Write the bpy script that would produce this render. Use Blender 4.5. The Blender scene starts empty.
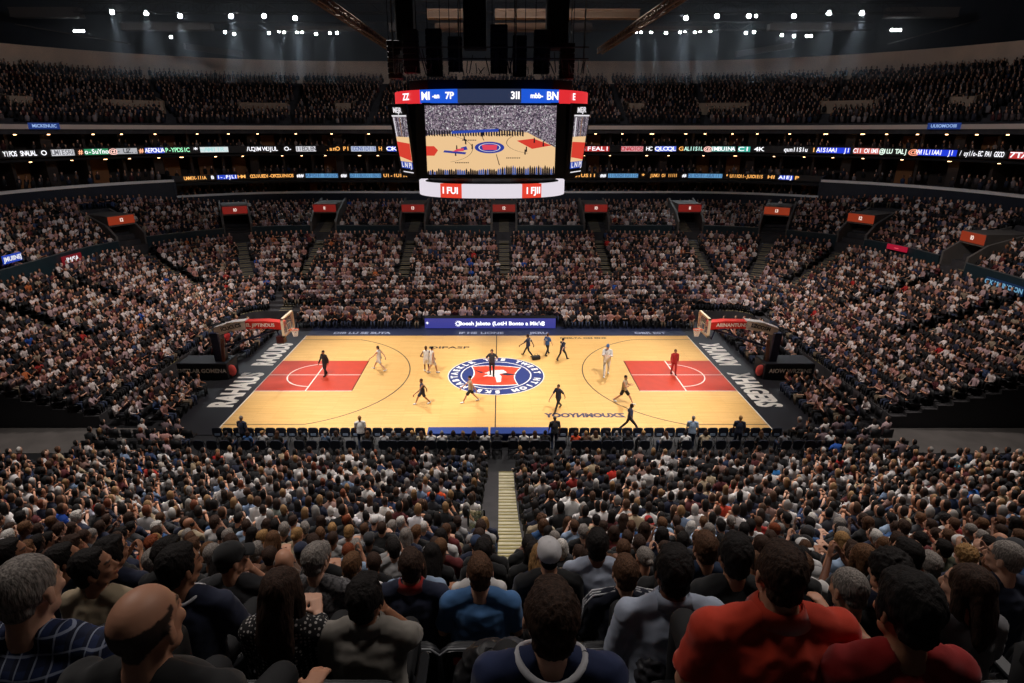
import bpy, bmesh, math, random
import numpy as np
from mathutils import Vector, Matrix, noise as mnoise
PI = math.pi
C = bpy.context.scene.collection
rng = random.Random(7)
nrg = np.random.default_rng(11)

# ---------------------------------------------------------------- materials
MATS = {}
def mat(name, col, rough=.6, metal=0., emit=0., ecol=None, var=0., scale=30., bump=0., spec=.5, sheen=0.):
    if name in MATS: return MATS[name]
    m = bpy.data.materials.new(name); m.use_nodes = True
    nt = m.node_tree; b = nt.nodes['Principled BSDF']
    b.inputs['Base Color'].default_value = (*col, 1)
    b.inputs['Roughness'].default_value = rough
    b.inputs['Metallic'].default_value = metal
    b.inputs['Specular IOR Level'].default_value = spec
    if sheen: b.inputs['Sheen Weight'].default_value = sheen
    if emit:
        b.inputs['Emission Color'].default_value = (*(ecol or col), 1)
        b.inputs['Emission Strength'].default_value = emit
    if var or bump:
        tc = nt.nodes.new('ShaderNodeTexCoord'); n = nt.nodes.new('ShaderNodeTexNoise')
        n.inputs['Scale'].default_value = scale; n.inputs['Detail'].default_value = 4
        nt.links.new(tc.outputs['Object'], n.inputs['Vector'])
        if var:
            r = nt.nodes.new('ShaderNodeValToRGB')
            r.color_ramp.elements[0].position = .3; r.color_ramp.elements[1].position = .7
            r.color_ramp.elements[0].color = (*[c*(1-var) for c in col], 1)
            r.color_ramp.elements[1].color = (*[min(1, c*(1+var)) for c in col], 1)
            nt.links.new(n.outputs['Fac'], r.inputs['Fac']); nt.links.new(r.outputs['Color'], b.inputs['Base Color'])
        if bump:
            bu = nt.nodes.new('ShaderNodeBump'); bu.inputs['Strength'].default_value = bump
            bu.inputs['Distance'].default_value = .01
            nt.links.new(n.outputs['Fac'], bu.inputs['Height']); nt.links.new(bu.outputs['Normal'], b.inputs['Normal'])
    MATS[name] = m
    return m
def S(r, g, b):            # 8-bit sRGB to linear
    f = lambda c: (c/255/12.92) if c/255 <= .04045 else ((c/255+.055)/1.055)**2.4
    return (f(r), f(g), f(b))
def emis(name, col, s=1.):
    return mat(name, (.01, .01, .01), .4, emit=s, ecol=col)

# ---------------------------------------------------------------- mesh builder
class MB:
    def __init__(s): s.v = []; s.f = []; s.mi = []; s.cur = 0
    def add(s, vs, fs):
        b = len(s.v); s.v.extend([tuple(v) for v in vs])
        s.f.extend([tuple(b+i for i in f) for f in fs]); s.mi.extend([s.cur]*len(fs))
    def box(s, x0, x1, y0, y1, z0, z1, M=None):
        vs = [Vector((x, y, z)) for z in (z0, z1) for y in (y0, y1) for x in (x0, x1)]
        if M is not None: vs = [M @ v for v in vs]
        s.add(vs, [(0, 2, 3, 1), (4, 5, 7, 6), (0, 1, 5, 4), (2, 6, 7, 3), (0, 4, 6, 2), (1, 3, 7, 5)])
    def rbox(s, x0, x1, y0, y1, z0, z1, r, axis='y', n=5, M=None):
        """box with rounded corners in the plane across axis"""
        if axis == 'y': a0, a1, b0, b1, c0, c1 = x0, x1, z0, z1, y0, y1
        elif axis == 'z': a0, a1, b0, b1, c0, c1 = x0, x1, y0, y1, z0, z1
        else: a0, a1, b0, b1, c0, c1 = y0, y1, z0, z1, x0, x1
        pts = []
        for cx, cy, st in ((a1-r, b1-r, 0), (a0+r, b1-r, 1), (a0+r, b0+r, 2), (a1-r, b0+r, 3)):
            for k in range(n+1):
                t = (st + k/n)*PI/2
                pts.append((cx+r*math.cos(t), cy+r*math.sin(t)))
        def mk(p, c):
            v = Vector((p[0], c, p[1])) if axis == 'y' else Vector((p[0], p[1], c)) if axis == 'z' else Vector((c, p[0], p[1]))
            return M @ v if M is not None else v
        e = min(r*.35, (c1-c0)*.3); m = len(pts); ca, cb = (a0+a1)/2, (b0+b1)/2
        ins = [(ca+(p[0]-ca)*(1-e/max(.01, (a1-a0)/2)), cb+(p[1]-cb)*(1-e/max(.01, (b1-b0)/2))) for p in pts]
        vs = [mk(p, c0) for p in ins]+[mk(p, c0+e) for p in pts]+[mk(p, c1-e) for p in pts]+[mk(p, c1) for p in ins]
        fs = [tuple(range(m)), tuple(range(4*m-1, 3*m-1, -1))]
        for L in range(3):
            for i in range(m):
                j = (i+1) % m
                fs.append((L*m+i, L*m+j, (L+1)*m+j, (L+1)*m+i))
        s.add(vs, fs)
    def tube(s, pts, rad, n=8, ref=(1, 0, 0), cap=True):
        pts = [Vector(p) for p in pts]; ref = Vector(ref); rings = []
        for i, p in enumerate(pts):
            t = (pts[min(i+1, len(pts)-1)]-pts[max(i-1, 0)]).normalized()
            u = ref-ref.dot(t)*t
            if u.length < .05: u = Vector((0, 1, 0))-t*t.y
            if u.length < .05: u = Vector((0, 0, 1))-t*t.z
            u.normalize(); w = t.cross(u)
            r = rad[i] if isinstance(rad, (list, tuple)) else rad
            a, b = r if isinstance(r, (list, tuple)) else (r, r)
            rings.append([p+u*a*math.cos(2*PI*k/n)+w*b*math.sin(2*PI*k/n) for k in range(n)])
        vs = [v for r_ in rings for v in r_]; fs = []
        for i in range(len(pts)-1):
            for k in range(n):
                j = (k+1) % n
                fs.append((i*n+k, i*n+j, (i+1)*n+j, (i+1)*n+k))
        if cap:
            fs.append(tuple(reversed(range(n)))); fs.append(tuple((len(pts)-1)*n+k for k in range(n)))
        s.add(vs, fs)
    def ell(s, c, r, M=None, nu=12, nv=8):
        c = Vector(c); r = r if isinstance(r, (list, tuple)) else (r, r, r)
        vs = []; fs = []
        def put(x, y, z):
            v = Vector((x*r[0], y*r[1], z*r[2]))
            if M is not None: v = M @ v
            vs.append(c+v)
        put(0, 0, 1)
        for i in range(1, nv):
            p = PI*i/nv
            for k in range(nu): put(math.sin(p)*math.cos(2*PI*k/nu), math.sin(p)*math.sin(2*PI*k/nu), math.cos(p))
        put(0, 0, -1)
        for k in range(nu): fs.append((0, 1+k, 1+(k+1) % nu))
        for i in range(nv-2):
            for k in range(nu):
                a = 1+i*nu; j = (k+1) % nu
                fs.append((a+k, a+nu+k, a+nu+j, a+j))
        L = len(vs)-1; a = 1+(nv-2)*nu
        for k in range(nu): fs.append((L, a+(k+1) % nu, a+k))
        s.add(vs, fs)
    def xf(s, M, start=0):
        for i in range(start, len(s.v)): s.v[i] = tuple(M @ Vector(s.v[i]))
    def mesh(s, name, mats=(), smooth=False):
        me = bpy.data.meshes.new(name); me.from_pydata(s.v, [], s.f)
        for m in (mats if isinstance(mats, (list, tuple)) else [mats]): me.materials.append(m)
        if any(s.mi): me.polygons.foreach_set('material_index', s.mi)
        if smooth: me.polygons.foreach_set('use_smooth', [True]*len(me.polygons))
        me.update(); return me
    def obj(s, name, mats, parent=None, smooth=False, loc=None, rot=None):
        return link(name, s.mesh(name, mats, smooth), parent, loc, rot)

def link(name, me, parent=None, loc=None, rot=None, sc=None):
    o = bpy.data.objects.new(name, me); C.objects.link(o)
    if parent is not None: o.parent = parent
    if loc is not None: o.location = loc
    if rot is not None: o.rotation_euler = rot
    if sc is not None: o.scale = sc
    return o
def thing(name, label, cat, loc=(0, 0, 0), rz=0, group=None):
    o = bpy.data.objects.new(name, None); C.objects.link(o)
    o.location = loc; o.rotation_euler = (0, 0, rz); o.empty_display_size = .2
    return tag(o, label, cat, group)
def tag(o, label, cat, group=None):
    o['label'] = label; o['category'] = cat
    if group: o['group'] = group
    return o
def struct(o, label=None):
    o['kind'] = 'structure'
    if label: o['label'] = label; o['category'] = 'arena structure'
    return o
def omat(o, m, slot=0):
    o.material_slots[slot].link = 'OBJECT'; o.material_slots[slot].material = m
def dup(root, loc, rz, label=None, group=None):
    r = root.copy(); C.objects.link(r); r.location = loc; r.rotation_euler = (0, 0, rz)
    if label: r['label'] = label
    if group: r['group'] = group
    for ch in list(root.children):
        c = ch.copy(); C.objects.link(c); c.parent = r
        for g in ch.children:
            d = g.copy(); C.objects.link(d); d.parent = c
    return r

def remesh(mb, name, voxel, smooth=2, disp=None):
    me = mb.mesh(name)
    o = bpy.data.objects.new('tmp', me); C.objects.link(o)
    r = o.modifiers.new('r', 'REMESH'); r.mode = 'VOXEL'; r.voxel_size = voxel; r.use_smooth_shade = True
    if smooth:
        k = o.modifiers.new('s', 'SMOOTH'); k.factor = .5; k.iterations = smooth
    dg = bpy.context.evaluated_depsgraph_get()
    out = bpy.data.meshes.new_from_object(o.evaluated_get(dg), depsgraph=dg)
    bpy.data.objects.remove(o); bpy.data.meshes.remove(me)
    out.name = name
    if disp:
        n = len(out.vertices); co = np.empty(n*3, 'f'); no = np.empty(n*3, 'f')
        out.vertices.foreach_get('co', co); out.vertex_normals.foreach_get('vector', no)
        co = co.reshape(-1, 3); no = no.reshape(-1, 3)
        d = np.array([disp(Vector(c), Vector(k_)) for c, k_ in zip(co, no)], 'f')
        out.vertices.foreach_set('co', (co+no*d[:, None]).ravel()); out.update()
    out.polygons.foreach_set('use_smooth', [True]*len(out.polygons))
    return out

_TX = {}
def text_mesh(s, size=1., ext=0., bold=0., align='CENTER', sx=1.):
    key = (s, size, ext, bold, align, sx)
    if key in _TX: return _TX[key]
    cu = bpy.data.curves.new('t', 'FONT'); cu.body = s; cu.size = size; cu.extrude = ext; cu.offset = bold
    cu.align_x = align; cu.align_y = 'CENTER'; cu.resolution_u = 3
    o = bpy.data.objects.new('t', cu); C.objects.link(o)
    dg = bpy.context.evaluated_depsgraph_get()
    me = bpy.data.meshes.new_from_object(o.evaluated_get(dg), depsgraph=dg)
    vs = [Vector((v.co.x*sx, v.co.y, v.co.z)) for v in me.vertices]; fs = [tuple(p.vertices) for p in me.polygons]
    bpy.data.objects.remove(o); bpy.data.curves.remove(cu); bpy.data.meshes.remove(me)
    _TX[key] = (vs, fs); return vs, fs
def put_text(mb, s, M, size=1., ext=0., bold=0., align='CENTER', sx=1.):
    """M maps text plane (x right, y up, z out) into mb's space"""
    vs, fs = text_mesh(s, size, ext, bold, align, sx)
    mb.add([M @ v for v in vs], fs)
def frame(o, x, y):
    """matrix from origin, x axis, y axis"""
    x = Vector(x).normalized(); y = Vector(y); z = x.cross(y).normalized(); y = z.cross(x)
    return Matrix(((x.x, y.x, z.x, o[0]), (x.y, y.y, z.y, o[1]), (x.z, y.z, z.z, o[2]), (0, 0, 0, 1)))

ORD = 'zeroth first second third fourth fifth sixth seventh eighth ninth tenth eleventh twelfth thirteenth fourteenth fifteenth sixteenth seventeenth eighteenth nineteenth twentieth twenty-first twenty-second twenty-third twenty-fourth twenty-fifth twenty-sixth twenty-seventh twenty-eighth twenty-ninth thirtieth thirty-first'.split()

# ---------------------------------------------------------------- camera numbers (used to lay things out)
F = 592.7; TH = math.radians(19.55); CT, ST = math.cos(TH), math.sin(TH)
CAMX, CAMY, CAMZ = .25, -34.6, 14.56
def proj(x, y, z):
    D = y-CAMY; d = CAMZ-z; zc = D*CT+d*ST
    return 500+(x-CAMX)*F/zc, 341.5+F*(d*CT-D*ST)/zc, zc
def ground(px, py, z=0.):
    """where the view through a pixel meets the horizontal plane at height z"""
    v = (py-341.5)/F; r = (ST+CT*v)/(CT-ST*v); D = (CAMZ-z)/r; zc = D*CT+(CAMZ-z)*ST
    return Vector((CAMX+(px-500)/F*zc, CAMY+D, z))
def atdepth(px, py, y):
    D = y-CAMY; v = (py-341.5)/F; r = (ST+CT*v)/(CT-ST*v); d = r*D; zc = D*CT+d*ST
    return Vector((CAMX+(px-500)/F*zc, y, CAMZ-d))
# ---------------------------------------------------------------- the bowl: a horseshoe of rows round the far side and both ends
CX, CY, R0, YS = 19.0, 10.5, 1.5, -7.0
def ring(t, s):
    """t 0..5 along the horseshoe (left straight, arc, far straight, arc, right straight), s metres outward"""
    r = R0+s
    if t <= 1: return (-CX-r, YS+(CY-YS)*t, -1., 0.)
    if t <= 2:
        a = PI-(t-1)*PI/2; return (-CX+r*math.cos(a), CY+r*math.sin(a), math.cos(a), math.sin(a))
    if t <= 3: return (-CX+2*CX*(t-2), CY+r, 0., 1.)
    if t <= 4:
        a = PI/2-(t-3)*PI/2; return (CX+r*math.cos(a), CY+r*math.sin(a), math.cos(a), math.sin(a))
    return (CX+r, CY-(CY-YS)*(t-4), 1., 0.)
def tlen(t, s):
    return (CY-YS) if (t < 1 or t >= 4) else 2*CX if 2 <= t < 3 else PI/2*(R0+s)
def sm(x, a, b):
    x = min(1, max(0, (x-a)/(b-a))); return x*x*(3-2*x)
def z1(s): return .55+.25*s+.0048*s*s
ZW = 4.3
def z2(s, nx): return 5.05+(.27+.29*sm(abs(nx), .35, .95))*(s-13.5)
def z3(s): return 14.95+.41*(s-23.2)
D1, D2, D3 = .76, .74, .8
T1 = [.4+D1*k for k in range(16)]
T2 = [13.5+D2*k for k in range(8)]
T3 = [23.3+D3*k for k in range(17)]
TS = [i/10 for i in range(0, 11)]+[1+i/14 for i in range(1, 15)]+[2+i/16 for i in range(1, 17)]+[3+i/14 for i in range(1, 15)]+[4+i/10 for i in range(1, 11)]
conc = mat('dark_concrete', S(62, 60, 62), .85, var=.25, scale=1.5)
navyw = mat('navy_fascia', S(30, 38, 52), .6, var=.15, scale=2)
tealw = mat('teal_rail_panel', S(30, 50, 58), .5, var=.1, scale=2)
beige = mat('beige_fascia', S(176, 152, 130), .8, var=.12, scale=.6)
whitew = mat('white_ledge', S(250, 246, 242), .5)
blackm = mat('black_metal', S(18, 18, 20), .45, metal=.4)
blackp = mat('black_paint', S(14, 14, 17), .7)
darkgrey = mat('charcoal', S(38, 38, 42), .6)
def sweep(mb, prof, ts=TS):
    """prof: function(t) -> list of (s, z); joins the profiles along ts"""
    rows = []
    for t in ts:
        pr = []
        for s, z in prof(t, ring(t, 0)[2]):
            x, y, _, _ = ring(t, s); pr.append((x, y, z))
        rows.append(pr)
    n = len(rows[0]); vs = [v for r in rows for v in r]; fs = []
    for i in range(len(rows)-1):
        for k in range(n-1):
            fs.append((i*n+k, (i+1)*n+k, (i+1)*n+k+1, i*n+k+1))
    mb.add(vs, fs)
def tsub(a, b, n=None):
    return sorted(set([a, b]+[t for t in TS if a < t < b]))
# lower terrace
mb = MB()
def prof1(t, nx):
    p = [(0, -.02), (0, z1(T1[0]))]
    for i, s in enumerate(T1):
        p += [(s-D1/2 if i else 0, z1(s)), (s+D1/2, z1(s))]
    return p+[(12.3, ZW), (13.1, ZW)]
sweep(mb, prof1)
struct(mb.obj('floor_lower_terrace', conc))
mb = MB()
def prof2(t, nx):
    p = [(13.1, ZW), (13.1, z2(T2[0], nx))]
    for s in T2: p += [(s-D2/2, z2(s, nx)), (s+D2/2, z2(s, nx))]
    return p+[(19.6, z2(T2[-1], nx))]
sweep(mb, prof2); struct(mb.obj('floor_middle_terrace', conc))
mb = MB()
def prof3(t, nx):
    p = [(22.85, 14.3), (22.85, 14.95)]
    for s in T3: p += [(s-D3/2, z3(s)), (s+D3/2, z3(s))]
    return p
sweep(mb, prof3); struct(mb.obj('floor_upper_terrace', conc))
# walls behind tiers
def strip(name, m, s0, s1, z0, z1_, ts=TS, closed=True, zf0=None, zf1=None):
    mb = MB()
    def pr(t, nx):
        a = zf0(nx) if zf0 else z0; b = zf1(nx) if zf1 else z1_
        return [(s0, a), (s0, b), (s1, b), (s1, a), (s0, a)] if closed else [(s0, a), (s0, b)]
    sweep(mb, pr, ts); return mb.obj(name, m)
TL1a, TL1b = 1.56, 3.44            # far part that has the extra suite level
struct(strip('wall_far_middle', navyw, 19.6, 19.75, 0, 8.2, tsub(TL1a, TL1b), zf0=lambda nx: z2(T2[-1], nx)-.1))
struct(strip('trim_1', whitew, 19.45, 19.8, 8.2, 8.4, tsub(TL1a, TL1b)))
for n_, (a, b) in enumerate(((0, TL1a), (TL1b, 5))):
    struct(strip('wall_'+('left', 'right')[n_]+'_middle', navyw, 19.6, 19.8, 0, 9.75, tsub(a, b), zf0=lambda nx: z2(T2[-1], nx)-.1))
    struct(strip('trim_%d' % (2+n_), whitew, 19.45, 19.9, 9.75, 9.98, tsub(a, b)))
# floors (slabs) of the suite levels
slabm = mat('suite_slab', S(26, 24, 26), .8)
struct(strip('floor_suite_lower', slabm, 19.7, 27.5, 7.1, 7.3, tsub(TL1a, TL1b)))
struct(strip('floor_suite_middle', slabm, 19.75, 27.5, 9.3, 9.5))
struct(strip('floor_suite_upper', slabm, 22.7, 27.5, 12.0, 12.2))
struct(strip('ceiling_suite', slabm, 22.9, 27.5, 14.3, 14.5))
struct(strip('wall_suite_back', mat('suite_back_wall', S(52, 42, 36), .8, var=.3, scale=.4), 27.5, 27.7, 7.0, 14.6))
struct(strip('trim_4', mat('upper_ledge', S(232, 212, 198), .7), 22.5, 22.86, 14.72, 15.12))
for k, t in enumerate((TL1a, TL1b)):     # ends of the lower suite level
    mb = MB(); a = ring(t, 19.5); b = ring(t, 27.4)
    ux, uy = -a[3]*.12, a[2]*.12
    mb.add([(a[0]-ux, a[1]-uy, 6.9), (b[0]-ux, b[1]-uy, 6.9), (b[0]+ux, b[1]+uy, 6.9), (a[0]+ux, a[1]+uy, 6.9),
            (a[0]-ux, a[1]-uy, 10.3), (b[0]-ux, b[1]-uy, 10.3), (b[0]+ux, b[1]+uy, 10.3), (a[0]+ux, a[1]+uy, 10.3)],
           [(0, 1, 2, 3), (4, 5, 6, 7), (0, 1, 5, 4), (2, 3, 7, 6), (0, 3, 7, 4), (1, 2, 6, 5)])
    struct(mb.obj('wall_suite_end', navyw))
# partitions, warm panels and downlights in the suites
part_m = mat('suite_partition', S(60, 50, 46), .8); warmw = mat('suite_warm_panel', S(150, 96, 52), .7, var=.2, scale=.8)
lampm = emis('suite_lamp', (1., .55, .24), 7.)
def tangent_box(mb, t, s0, s1, w, za, zb):
    a = ring(t, s0); b = ring(t, s1); ux, uy = -a[3]*w/2, a[2]*w/2
    mb.add([(a[0]-ux, a[1]-uy, za), (b[0]-ux, b[1]-uy, za), (b[0]+ux, b[1]+uy, za), (a[0]+ux, a[1]+uy, za),
            (a[0]-ux, a[1]-uy, zb), (b[0]-ux, b[1]-uy, zb), (b[0]+ux, b[1]+uy, zb), (a[0]+ux, a[1]+uy, zb)],
           [(0, 1, 2, 3), (4, 7, 6, 5), (0, 1, 5, 4), (2, 3, 7, 6), (0, 3, 7, 4), (1, 2, 6, 5)])
levels = [(9.5, 12.0, 0, 5, 'middle'), (12.2, 14.3, 0, 5, 'upper'), (7.3, 9.3, TL1a, TL1b, 'lower')]
warm_spots = []
for za, zb, ta, tb, nm in levels:
    mp, mw = MB(), MB(); t = ta+.03; i = 0
    while t < tb-.02:
        L = tlen(min(t, 4.99), 24)
        tangent_box(mp, t, 24.6, 27.5, .25 if i % 3 else .9, za, zb)
        if i % 5 == 2 or rng.random() < .12:
            t2 = t+1.5/L; tangent_box(mw, t2, 26.6, 27.4, 1.5, za, zb-.2); warm_spots.append((t2, zb))
        t += 3.1/L; i += 1
    struct(mp.obj('wall_suite_partitions_'+nm, part_m)); struct(mw.obj('wall_suite_panels_'+nm, warmw))
def lamp_mesh():
    b = MB(); b.tube([(0, 0, 0), (0, 0, -.08)], .11, 8, ref=(1, 0, 0)); return b.mesh('ceiling_downlight', lampm)
lm = lamp_mesh(); nl = 0
for za, zb, ta, tb, nm in levels:
    t = ta+.02
    while t < tb-.02:
        L = tlen(min(t, 4.99), 24); x, y, _, _ = ring(t, 23.3 + rng.random()*.5)
        px = proj(x, y, zb)[0]
        if -20 < px < 1044 and y > 5:
            o = link('ceiling_downlight', lm, loc=(x, y, zb), sc=(1+rng.random(), 1, 1) if rng.random() < .3 else (1, 1, 1))
            tag(o, 'small warm downlight in the soffit over the %s row of suites' % nm, 'light', 'downlights over the %s suites' % nm); nl += 1
        t += (2.0+rng.random()*2.2)/L
# railings in front of the middle terrace, glazed suite fronts
AISLE_X = [-17.4, -8.5, .65, 9.9, 19.0]
def t_of_x(x): return 2+(x+CX)/(2*CX)
def t_find(px, s, z):
    best = min((abs(proj(ring(t/500, s)[0], ring(t/500, s)[1], z)[0]-px)+ (500 if ring(t/500, s)[1] < -6 else 0), t/500) for t in range(0, 2501))
    return best[1]
PT = [t_find(120, 14.5, 6.5), t_find(236, 14.5, 6.5)]+[t_of_x(x) for x in AISLE_X[:-1]]+[t_find(688, 14.5, 6.5), t_find(776, 14.5, 6.5), t_find(862, 14.5, 6.5), t_find(976, 14.5, 6.5)]
PT = sorted(set(round(t, 3) for t in PT))
if abs(PT[5]-PT[6]) < .05: PT.pop(6)
gaps = sorted((t-1.35/tlen(t, 14), t+1.35/tlen(t, 14)) for t in PT)
edges = [.02]+[e for g in gaps for e in g]+[4.98]
for i in range(0, len(edges), 2):
    a, b = edges[i], edges[i+1]
    if b-a < .02: continue
    ts = sorted(set([a, b]+[t for t in TS if a < t < b]))
    o = strip('rail_panel', tealw, 13.0, 13.1, ZW, 0, ts, zf0=lambda nx: ZW, zf1=lambda nx: z2(T2[0], nx)+.62)
    tag(o, 'teal rail wall before the middle tier, %s span counted from the left' % ORD[i//2+1], 'railing', 'rail walls of the middle tier')
    mb = MB(); sweep(mb, lambda t, nx: [(12.97, z2(T2[0], nx)+.62), (12.97, z2(T2[0], nx)+.67), (13.13, z2(T2[0], nx)+.67)], ts)
    mb.obj('cap_rail', mat('cap_grey', S(110, 120, 124), .4, metal=.5), o)
# portals (vomitories)
orange = emis('portal_sign_orange', S(196, 70, 38), .42); orange2 = emis('portal_sign_red', S(178, 46, 40), .36)
wallg = mat('portal_wall', S(100, 96, 92), .8, var=.15, scale=1); signw = emis('sign_white', (1., .8, .7), 1.)
voidm = mat('portal_void', S(10, 9, 9), .9)
for k, t in enumerate(PT):
    x, y, nx, ny = ring(t, 13.1)
    far = abs(nx) < .5
    root = thing('stair_portal', 'stair portal in the middle tier with %s lit sign, %s counted from the left' % ('a red' if far else 'an orange', ORD[k+1]), 'portal', (x, y, ZW), math.atan2(ny, nx)-PI/2, 'portals of the middle tier')
    w = 1.15; mb = MB()
    for sgn in (-1, 1):   # sloping side walls
        xa, xb = sgn*w, sgn*(w+.2); xo = sgn*1.0
        pts = [(0, 0), (0, 1.75), (1.2, 2.6), (4.6, 3.6), (4.6, 0)]
        vs = [(xa, p[0], p[1]) for p in pts]+[(xb+ sgn*.0, p[0], p[1]) for p in pts]
        mb.add(vs, [(0, 1, 2, 3, 4), (9, 8, 7, 6, 5)]+[(i, (i+1) % 5, 5+(i+1) % 5, 5+i) for i in range(5)])
    mb.obj('side_wall', wallg, root)
    mb = MB(); mb.box(-w, w, 1.0, 4.6, 2.45, 3.35); mb.obj('lintel', wallg, root)
    mb = MB(); mb.box(-w, w, 3.2, 4.6, -.6, 2.45); mb.obj('doorway', voidm, root)
    mb = MB(); mb.box(-w+.02, w-.02, .93, 1.0, 2.6, 3.3); sg = mb.obj('sign_board', orange2 if far else orange, root)
    mb = MB(); put_text(mb, ('I2', 'I0', 'II', 'I3')[k % 4], Matrix.Translation((0, .92, 2.95)) @ Matrix.Rotation(PI/2, 4, 'X'), .42, .003, .01); mb.obj('lettering', signw, sg)
# aisles: steps with pale nosing
stepm = mat('aisle_step', S(96, 92, 86), .8, var=.15, scale=3); nosing = mat('aisle_nosing', S(150, 138, 84), .7)
AT = [t_of_x(x) for x in AISLE_X]+[PT[0], PT[1], PT[-3], PT[-2], .44, .82, 4.18, 4.56]
def aisle(t, rows, zf, w, name, label):
    st, ns = MB(), MB()
    for s in rows:
        x, y, nx, ny = ring(t, s); M = frame((x, y, 0), (ny, -nx, 0), (nx, ny, 0))
        z = zf(s, nx); zn = zf(s+D1, nx)
        st.box(-w/2, w/2, -.38, .38, z-.15, z+.02, M); st.box(-w/2, w/2, .0, .38, z, (z+zn)/2, M)
        ns.box(-w/2, w/2, -.38, -.34, z+.02, z+.035, M); ns.box(-w/2, w/2, 0, .05, (z+zn)/2, (z+zn)/2+.015, M)
    o = struct(st.obj(name, stepm)); ns.obj('step_nosing', nosing, o)
for k, t in enumerate(AT):
    aisle(t, T1, lambda s, nx: z1(s), .95, 'floor_aisle_stairs', '')
for t in AT[:5]+AT[9:]:
    aisle(t, T2, z2, 1.0, 'floor_aisle_stairs', '')
# near stand: straight rows running up to the camera
NX = 30.0
def zn(q): return .7+.28*q+.0129*q*q
NR = [.45+.87*k for k in range(27)]
def nrow(k):
    """y and floor height of near row k (0 nearest the court)"""
    return -12.6-NR[k], zn(NR[k])
mb = MB(); vs = []
pr = [(-12.6, -.02), (-12.6, zn(NR[0]))]
for k in range(27):
    y, z = nrow(k); pr += [(y+.435, z), (y-.435, z)]
n = len(pr)
mb.add([(x, y, z) for x in (-NX, NX) for y, z in pr], [(i, i+1, n+i+1, n+i) for i in range(n-1)])
for sx in (-NX, NX):
    mb.add([(sx, y, z) for y, z in pr]+[(sx, pr[-1][0], -.02)], [tuple(range(n+1))])
struct(mb.obj('floor_near_terrace', conc))
# near aisle
stn, nsn = MB(), MB()
tan = mat('near_step', S(196, 188, 160), .8, var=.12, scale=4)
for k in range(0, 18):
    y, z = nrow(k); z2_ = nrow(k+1)[1]
    stn.box(.2, .82, y-.435, y+.435, z-.1, z+.02); stn.box(.2, .82, y-.435, y, z, (z+z2_)/2)
    nsn.box(.2, .82, y+.38, y+.435, z+.02, z+.035); nsn.box(.2, .82, y-.05, y, (z+z2_)/2, (z+z2_)/2+.015)
o = struct(stn.obj('floor_near_aisle_stairs', tan)); nsn.obj('step_nosing', nosing, o)
# arena floor, outer shell and roof
mb = MB(); mb.box(-62, 62, -45, 62, -.3, -.02); struct(mb.obj('floor', mat('black_floor', S(26, 26, 29), .55, var=.2, scale=.7)))
shell = mat('roof_navy', S(30, 37, 46), .9, var=.2, scale=.15)
struct(strip('wall_outer', mat('beige_band', S(236, 208, 184), .85, var=.1, scale=.5), 36.9, 37.1, 20.2, 23.0))
struct(strip('wall_upper', shell, 37.3, 37.6, 22.6, 33.0))
mb = MB(); mb.box(-62, 62, -45, 62, 33, 33.4); struct(mb.obj('ceiling', mat('ceiling_dark', S(16, 18, 22), .9, var=.3, scale=.2)))
mb = MB(); mb.box(-62, 62, -45.4, -45, -.3, 33); mb.box(-62.4, -62, -45, 62, -.3, 33); mb.box(62, 62.4, -45, 62, -.3, 33); mb.box(-62, 62, 62, 62.4, -.3, 33)
struct(mb.obj('wall_shell', shell))
# end faces of the horseshoe near the floor level walkways
for sg, nm in ((-1, 'left'), (1, 'right')):
    mb = MB(); pts = [(sg*(CX+R0), -.02)]
    for s in T1: pts += [(sg*(CX+R0+max(0, s-.435)), z1(s)), (sg*(CX+R0+s+.435), z1(s))]
    pts += [(sg*(CX+R0+19.6), ZW), (sg*(CX+R0+19.6), -.02)]
    mb.add([(x, YS, z) for x, z in pts], [tuple(range(len(pts)))]); struct(mb.obj('wall_'+nm+'_end', darkgrey))
    mb = MB(); mb.box(sg*18.5, sg*50, -9.6, -7.05, -.02, 0.0); struct(mb.obj('floor_walkway_'+nm, mat('walkway_grey', S(92, 87, 84), .8, var=.2, scale=.8)))
# upper deck vomitory walls
for k, (pa, pb, py) in enumerate(((8, 30, 103), (106, 162, 108), (240, 288, 110), (334, 353, 110), (627, 646, 110), (698, 748, 108), (822, 874, 106), (952, 976, 100))):
    t = t_find((pa+pb)/2, 26.5, 17.2); x, y, nx, ny = ring(t, 26.3); zc = proj(x, y, 17)[2]
    w = (pb-pa)*zc/F*.5; root = thing('stair_portal', 'pale stair portal wall in the dark upper tier, %s counted from the left' % ORD[k+1], 'portal', (x, y, z3(26.3)), math.atan2(ny, nx)-PI/2, 'portals of the upper tier')
    mb = MB(); mb.box(-w, w, 0, .2, -.1, 1.35); mb.obj('front_wall', beige, root)
    for sgn in (-1, 1):
        mb = MB(); vs = [(sgn*w, 0, -.1), (sgn*w, 0, 1.35), (sgn*w, 3.2, 1.9), (sgn*w, 3.2, 1.0)]
        mb.add(vs+[(v[0]-sgn*.2, v[1], v[2]) for v in vs], [(0, 1, 2, 3), (7, 6, 5, 4), (0, 1, 5, 4), (1, 2, 6, 5), (2, 3, 7, 6), (3, 0, 4, 7)])
        mb.obj('side_wall', beige, root)
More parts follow.
